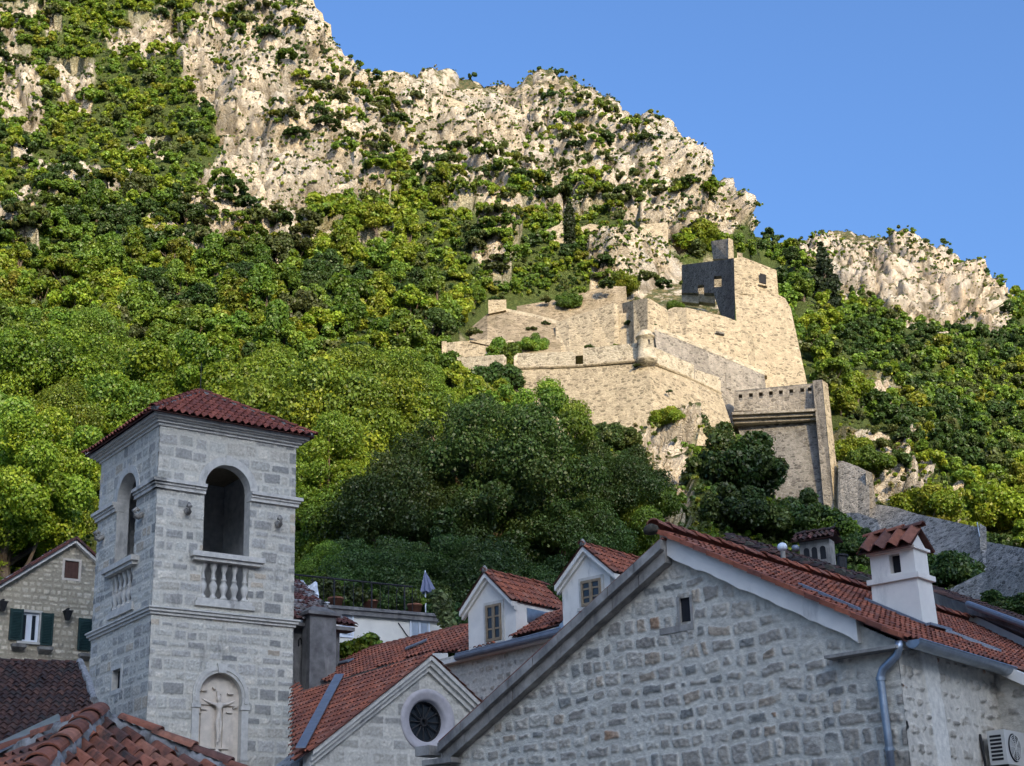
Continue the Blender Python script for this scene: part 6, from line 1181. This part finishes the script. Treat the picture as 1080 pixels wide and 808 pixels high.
for x, yb, r, top, key, lbl in [(395, 700, 91, 560, ('nd', 1), 'dark tree filling the gap behind the terrace railing'), (460, 705, 93, 545, ('nd', 0), 'dark tree standing right behind the closed parasol'), (465, 600, 104, 432, ('nd', 1), 'dark oak crown swelling on the left flank of the great oak'), (575, 575, 106, 410, ('ng', 0), 'mid green crown on the right shoulder of the great oak'), (640, 600, 108, 460, ('nd', 1), 'dark oak crown above the far dormer'), (345, 690, 90, 570, ('ng', 1), 'green tree behind the terrace edge beside the bell tower'), (530, 720, 92, 560, ('nd', 1), 'shaded dark tree rising directly above the nearer dormer')]:
    special(x, yb, 90, key, 'broadleaf_tree', lbl, 'tree', r=r, top=top, group='big trees behind the houses', trunk=False)
# ---- sampled woods and scrub
rs = np.random.RandomState(12); placed = []
FORTZ = [(462, 365), (492, 348), (512, 318), (540, 318), (660, 296), (715, 280), (770, 268), (822, 275), (846, 385), (872, 398), (892, 545), (860, 545), (770, 470), (690, 452), (560, 440), (540, 395), (462, 395)]
ROCKW = [(655, 445), (735, 455), (745, 565), (690, 570), (665, 500)]
RUINZ = [[(565, 225), (660, 225), (710, 225), (715, 285), (560, 285)], [(436, 92), (560, 95), (560, 160), (436, 145)], [(378, 62), (430, 66), (430, 95), (378, 95)], [(310, -5), (356, -5), (356, 52), (310, 52)]]
def rockval(p, which, field='rock'):
    sh = (MAIN, HILL)[which]; a = math.degrees(math.atan2(p[0], p[1])); j = int(np.clip(np.searchsorted(sh.az, a), 0, len(sh.az) - 1)); k = int(np.argmin(((sh.P[:, j] - p) ** 2).sum(1))); return getattr(sh, field)[k, j]
def ok_dist(x, y, rad):
    for px_, py_, pr_ in placed:
        if (x - px_) ** 2 + ((y - py_) * 1.5) ** 2 < ((rad + pr_) * .5) ** 2: return False
    return True
cand = []
tries = 0
while tries < 42000:
    tries += 1; x, y = rs.uniform(-70, 1150), rs.uniform(-35, 600)
    if inpoly(np.array([x]), np.array([y]), FORTZ)[0] or inpoly(np.array([x]), np.array([y]), ROCKW)[0]: continue
    if y > 560 and x < 700: continue
    if 540 < x < 900 and 432 < y < 600: continue
    p, wh = gpoint(x, y)
    if p is None: continue
    rk = rockval(p, wh) > .5; k = ppm(p); inr = any(inpoly(np.array([x]), np.array([y]), z)[0] for z in RUINZ)
    nz = fbm(np.array([[p[0] / 26, p[1] / 26, p[2] / 26]]), 3, 77)[0]
    if rk:
        nz = .9 * fbm(np.array([[(p[0] + .35 * p[2]) / 17, p[1] / 70, 3 + p[2] / 55]]), 3, 79)[0] + .35 * nz + (.14 if x < 420 and y < 260 else 0)
        if inr or 640 < x < 760 and 265 < y < 320: s = rs.uniform(.4, 1.0)
        elif nz < -.22:
            if rs.uniform() > .3: continue
            s = rs.uniform(.3, .9)
        elif nz < -.07: s = rs.uniform(.6, 1.5)
        else: s = rs.uniform(1.2, 3.2)
        typ = 'shrub'; dens = 1.1 if nz < -.07 else .8
    else:
        s = rs.uniform(2.2, 4.3) * (1.0 if wh == 0 else .95); typ = 'tree'; dens = .8 if wh == 0 else .7
        if y < 205 and wh == 0: s *= rs.uniform(.45, .85); typ = 'tree' if s > 1.8 else 'shrub'
        if inr: s = rs.uniform(.8, 1.5); typ = 'shrub'
        if x > 860 and y > 440 and wh == 0: s = rs.uniform(1.0, 2.0); typ = 'shrub'
        if x > 440 and x < 720 and y > 225 and y < 330: s = rs.uniform(.9, 2.2); typ = 'shrub' if s < 1.7 else 'tree'
    if 735 < x < 800 and y < 262: s = min(s, rs.uniform(.6, 1.3)); typ = 'shrub'
    rad = s * k
    if not ok_dist(x, y, rad * dens): continue
    placed.append((x, y, rad * dens)); cand.append((rad, x, y, p, s, typ, wh, nz))
cand.sort(key=lambda c: -c[0] - (8 if -20 < c[1] < 1100 and c[2] > -20 else 0))
tl = {'g': ('mid green broadleaf tree in the wood covering the mountainside', 'green trees in the mountainside wood'), 'b': ('bright yellow green broadleaf tree in the wood covering the mountainside', 'bright trees in the mountainside wood'), 'd': ('dark green broadleaf tree in the wood covering the mountainside', 'dark trees in the mountainside wood'), 'y': ('golden yellow tree standing out in the mountainside wood', 'yellow trees in the mountainside wood'), 'o': ('dull olive tree in the wood covering the mountainside', 'olive trees in the mountainside wood')}
hl = {k: (v[0].replace('the wood covering the mountainside', 'the wood on the right hand hill behind the keep').replace('the mountainside wood', 'the wood on the right hand hill'), v[1].replace('mountainside', 'right hill')) for k, v in tl.items()}
sl_ = {0: ('olive shrub clinging to the bare limestone', 'olive shrubs on the rocks'), 1: ('dark shrub clinging to the bare limestone', 'dark shrubs on the rocks'), 2: ('mid green shrub clinging to the bare limestone', 'green shrubs on the rocks'), 3: ('bright green shrub growing on the mountainside', 'bright shrubs on the mountain'), 4: ('small yellowish shrub on the mountainside', 'yellow shrubs on the mountain')}
nt_ = ns_ = 0; rest = []; count = {}
for rad, x, y, p, s, typ, wh, nz in cand:
    u = rs.uniform()
    if typ == 'tree':
        tone = fbm(np.array([[p[0] / 30, p[1] / 30, 9 + p[2] / 30]]), 2, 55)[0] + rs.normal(0, .22)
        if wh == 0: fam = 'y' if u < .035 else ('d' if tone < -.5 else ('g' if tone < -.12 else ('b' if u < .88 else 'o')))
        else: fam = 'y' if u < .05 else ('d' if tone < -.2 else ('g' if tone < .2 else ('o' if u < .5 else 'b')))
        idx = rs.randint(len([k for k in PROTO if isinstance(k, tuple) and k[0] == fam])); lb = (tl if wh == 0 else hl)[fam]
        if nt_ < 285: plant((fam, idx), p - ZV * .25 * s, s, 'broadleaf_tree', lb[0], 'tree', lb[1], sz=rs.uniform(.85, 1.15)); nt_ += 1
        else: rest.append((p, s, {'g': GREEN, 'b': BRIGHT, 'd': DARK, 'y': YELLOW, 'o': OLIVE}[fam], 1.0))
    else:
        i = 4 if u < .06 else (3 if u < .2 else (2 if u < .38 else (1 if u < .65 else 0)))
        if ns_ < 275: plant(('s', i), p - ZV * .15 * s, s, 'shrub', sl_[i][0], 'shrub', sl_[i][1], sz=rs.uniform(.8, 1.25), trunk=False); ns_ += 1
        else: rest.append((p, s, [OLIVE, DARK, GREEN, BRIGHT, YELLOW][i], .5))
# undergrowth that only reads as one mass: low growth between the trees and tiny tufts on the rock
def mass(name, items, m, per):
    Vs, Fs, Cs = [], [], []; n0 = 0; rng = np.random.RandomState(5)
    for p, s, pal, hf in items:
        k = max(3, int(9 * hf)); c, r = crown_lobes(rng, 'low' if hf < .9 else 'round', k); v, f, col = leaf_cloud(rng, c, r, max(40, int(per * hf * (2.2 if s > 1.8 else 1))), .17 if s < 1.2 else (.10 if s > 1.8 else .13), pal, .8)
        Vs.append(v * s + (p - ZV * .15 * s)); Fs.append(f + n0); Cs.append(col); n0 += len(v)
    return mesh_obj(name, np.vstack(Vs), np.vstack(Fs), np.vstack(Cs), m)
if rest: tag(mass('woodland', rest, M['leafstill'], 700), 'scattered small scrub and far trees on both mountain slopes', 'woodland', kind='stuff')
und = []
while len(und) < 7000:
    x, y = rs.uniform(-60, 1140), rs.uniform(-30, 640)
    if inpoly(np.array([x]), np.array([y]), FORTZ)[0]: continue
    p, wh = gpoint(x, y)
    if p is None: continue
    rk = rockval(p, wh) > .5; nz = fbm(np.array([[p[0] / 9, p[1] / 9, p[2] / 9]]), 2, 78)[0]
    if rk and rockval(p, wh, 'crack') < .3 and rs.uniform() > .25: continue
    u = rs.uniform(); pal = [OLIVE, GREEN, DARK, BRIGHT, YELLOW][4 if u < .05 else rs.randint(4)]
    if rk: pal = [DRY, DRY, OLIVE, GREEN][rs.randint(4)]
    und.append((p, rs.uniform(.5, 1.5) if rk else rs.uniform(.7, 1.6), pal, .17 if rk else .3))
tag(mass('undergrowth', und, M['leafstill'], 320), 'low undergrowth and tufts covering the slopes between trees', 'undergrowth', kind='stuff')
# ---- terrace plants
for o, c, s_ in POTS:
    rng = np.random.RandomState(int(s_ * 100)); cc, r_ = crown_lobes(rng, 'round', 14); v, f, col = leaf_cloud(rng, cc * .62 * s_ + c - ZV * .25, r_ * .6 * s_, 2200, .07, GREEN + OLIVE, 1.0); mesh_obj('foliage', v, f, col, M['leafstill'], o)
def heap(name, label, cat, pts, rads, n, size, pal, seed):
    rng = np.random.RandomState(seed); v, f, col = leaf_cloud(rng, np.array(pts), np.array(rads), n, size, pal, 1.0, keep_in=.3); o = mesh_obj(name, v, f, col, M['leafstill']); return tag(o, label, cat, kind='thing')
heap('ivy', 'pale leafed creeper hanging over the right corner of the white terrace house', 'creeper', [pr(x, y, 72.2) for x, y in ((464, 633), (468, 640), (470, 648), (472, 657), (474, 664), (460, 630))], [.45, .5, .42, .4, .35, .35], 1800, .09, PALE, 3)
heap('hedge', 'low green hedge in front of the white terrace house wall', 'hedge', [pr(x, y, 62) for x, y in ((360, 690), (370, 687), (380, 684), (388, 680), (392, 676), (352, 693), (396, 684))], [.4, .42, .4, .45, .32, .35, .35], 2200, .085, BRIGHT + PALE[:1], 4)
heap('hanging_plant', 'tangled dull green plant climbing the terrace railing', 'plant', [pr(x, y, 73.2) for x, y in ((330, 624), (338, 620), (350, 622), (368, 626), (378, 628), (344, 614))], [.5, .5, .45, .5, .4, .35], 2200, .08, OLIVE, 5)
SUN_E, SUN_C, SKY_S, SKY_DUST, SKY_OZ, EXPO = 2.4, (1.0, .775, .45), .15, 7.0, 8.0, 1.15
# ------------------------------------------------------------------ camera, sun, sky
cam = bpy.data.cameras.new('camera'); co_ = bpy.data.objects.new('camera', cam); COL.objects.link(co_); cam.sensor_width = 36; cam.lens = FOC * 36 / 1080; cam.clip_end = 20000; cam.clip_start = .5
from mathutils import Matrix
cr, sr = CR, SR
# image x axis and y axis in world: content is turned by the measured roll
X = RT * cr - UP * sr; Y = RT * sr + UP * cr
co_.matrix_world = Matrix(((X[0], Y[0], -FW[0], 0), (X[1], Y[1], -FW[1], 0), (X[2], Y[2], -FW[2], EZ), (0, 0, 0, 1))); scene.camera = co_
sun = bpy.data.lights.new('sun', 'SUN'); so_ = bpy.data.objects.new('sun', sun); COL.objects.link(so_); sun.energy = SUN_E; sun.angle = R(.53); sun.color = SUN_C
dv = Vector((SD[0] * math.cos(R(SUN_EL)), SD[1] * math.cos(R(SUN_EL)), math.sin(R(SUN_EL)))); so_.rotation_euler = dv.to_track_quat('Z', 'Y').to_euler()
w = bpy.data.worlds.new('World'); scene.world = w; w.use_nodes = True; nt = w.node_tree; bg = nt.nodes['Background']; sk = nt.nodes.new('ShaderNodeTexSky'); sk.sky_type = 'NISHITA'; sk.sun_disc = False
sk.sun_elevation = R(SUN_EL); sk.sun_rotation = R(SUN_AZ); sk.altitude = 50; sk.air_density = 1.0; sk.dust_density = SKY_DUST; sk.ozone_density = SKY_OZ; nt.links.new(sk.outputs[0], bg.inputs[0]); bg.inputs[1].default_value = SKY_S
vs = scene.view_settings; vs.view_transform = 'Standard'; vs.look = 'None'; vs.gamma = 1; vs.use_curve_mapping = False; vs.exposure = EXPO
scene.cycles.max_bounces = 5; scene.cycles.diffuse_bounces = 3; scene.cycles.transmission_bounces = 2; scene.cycles.transparent_max_bounces = 4; scene.cycles.glossy_bounces = 2
scene.cycles.use_adaptive_sampling = True; scene.cycles.adaptive_threshold = .02; scene.cycles.use_denoising = True
scene.cycles.debug_use_spatial_splits = False
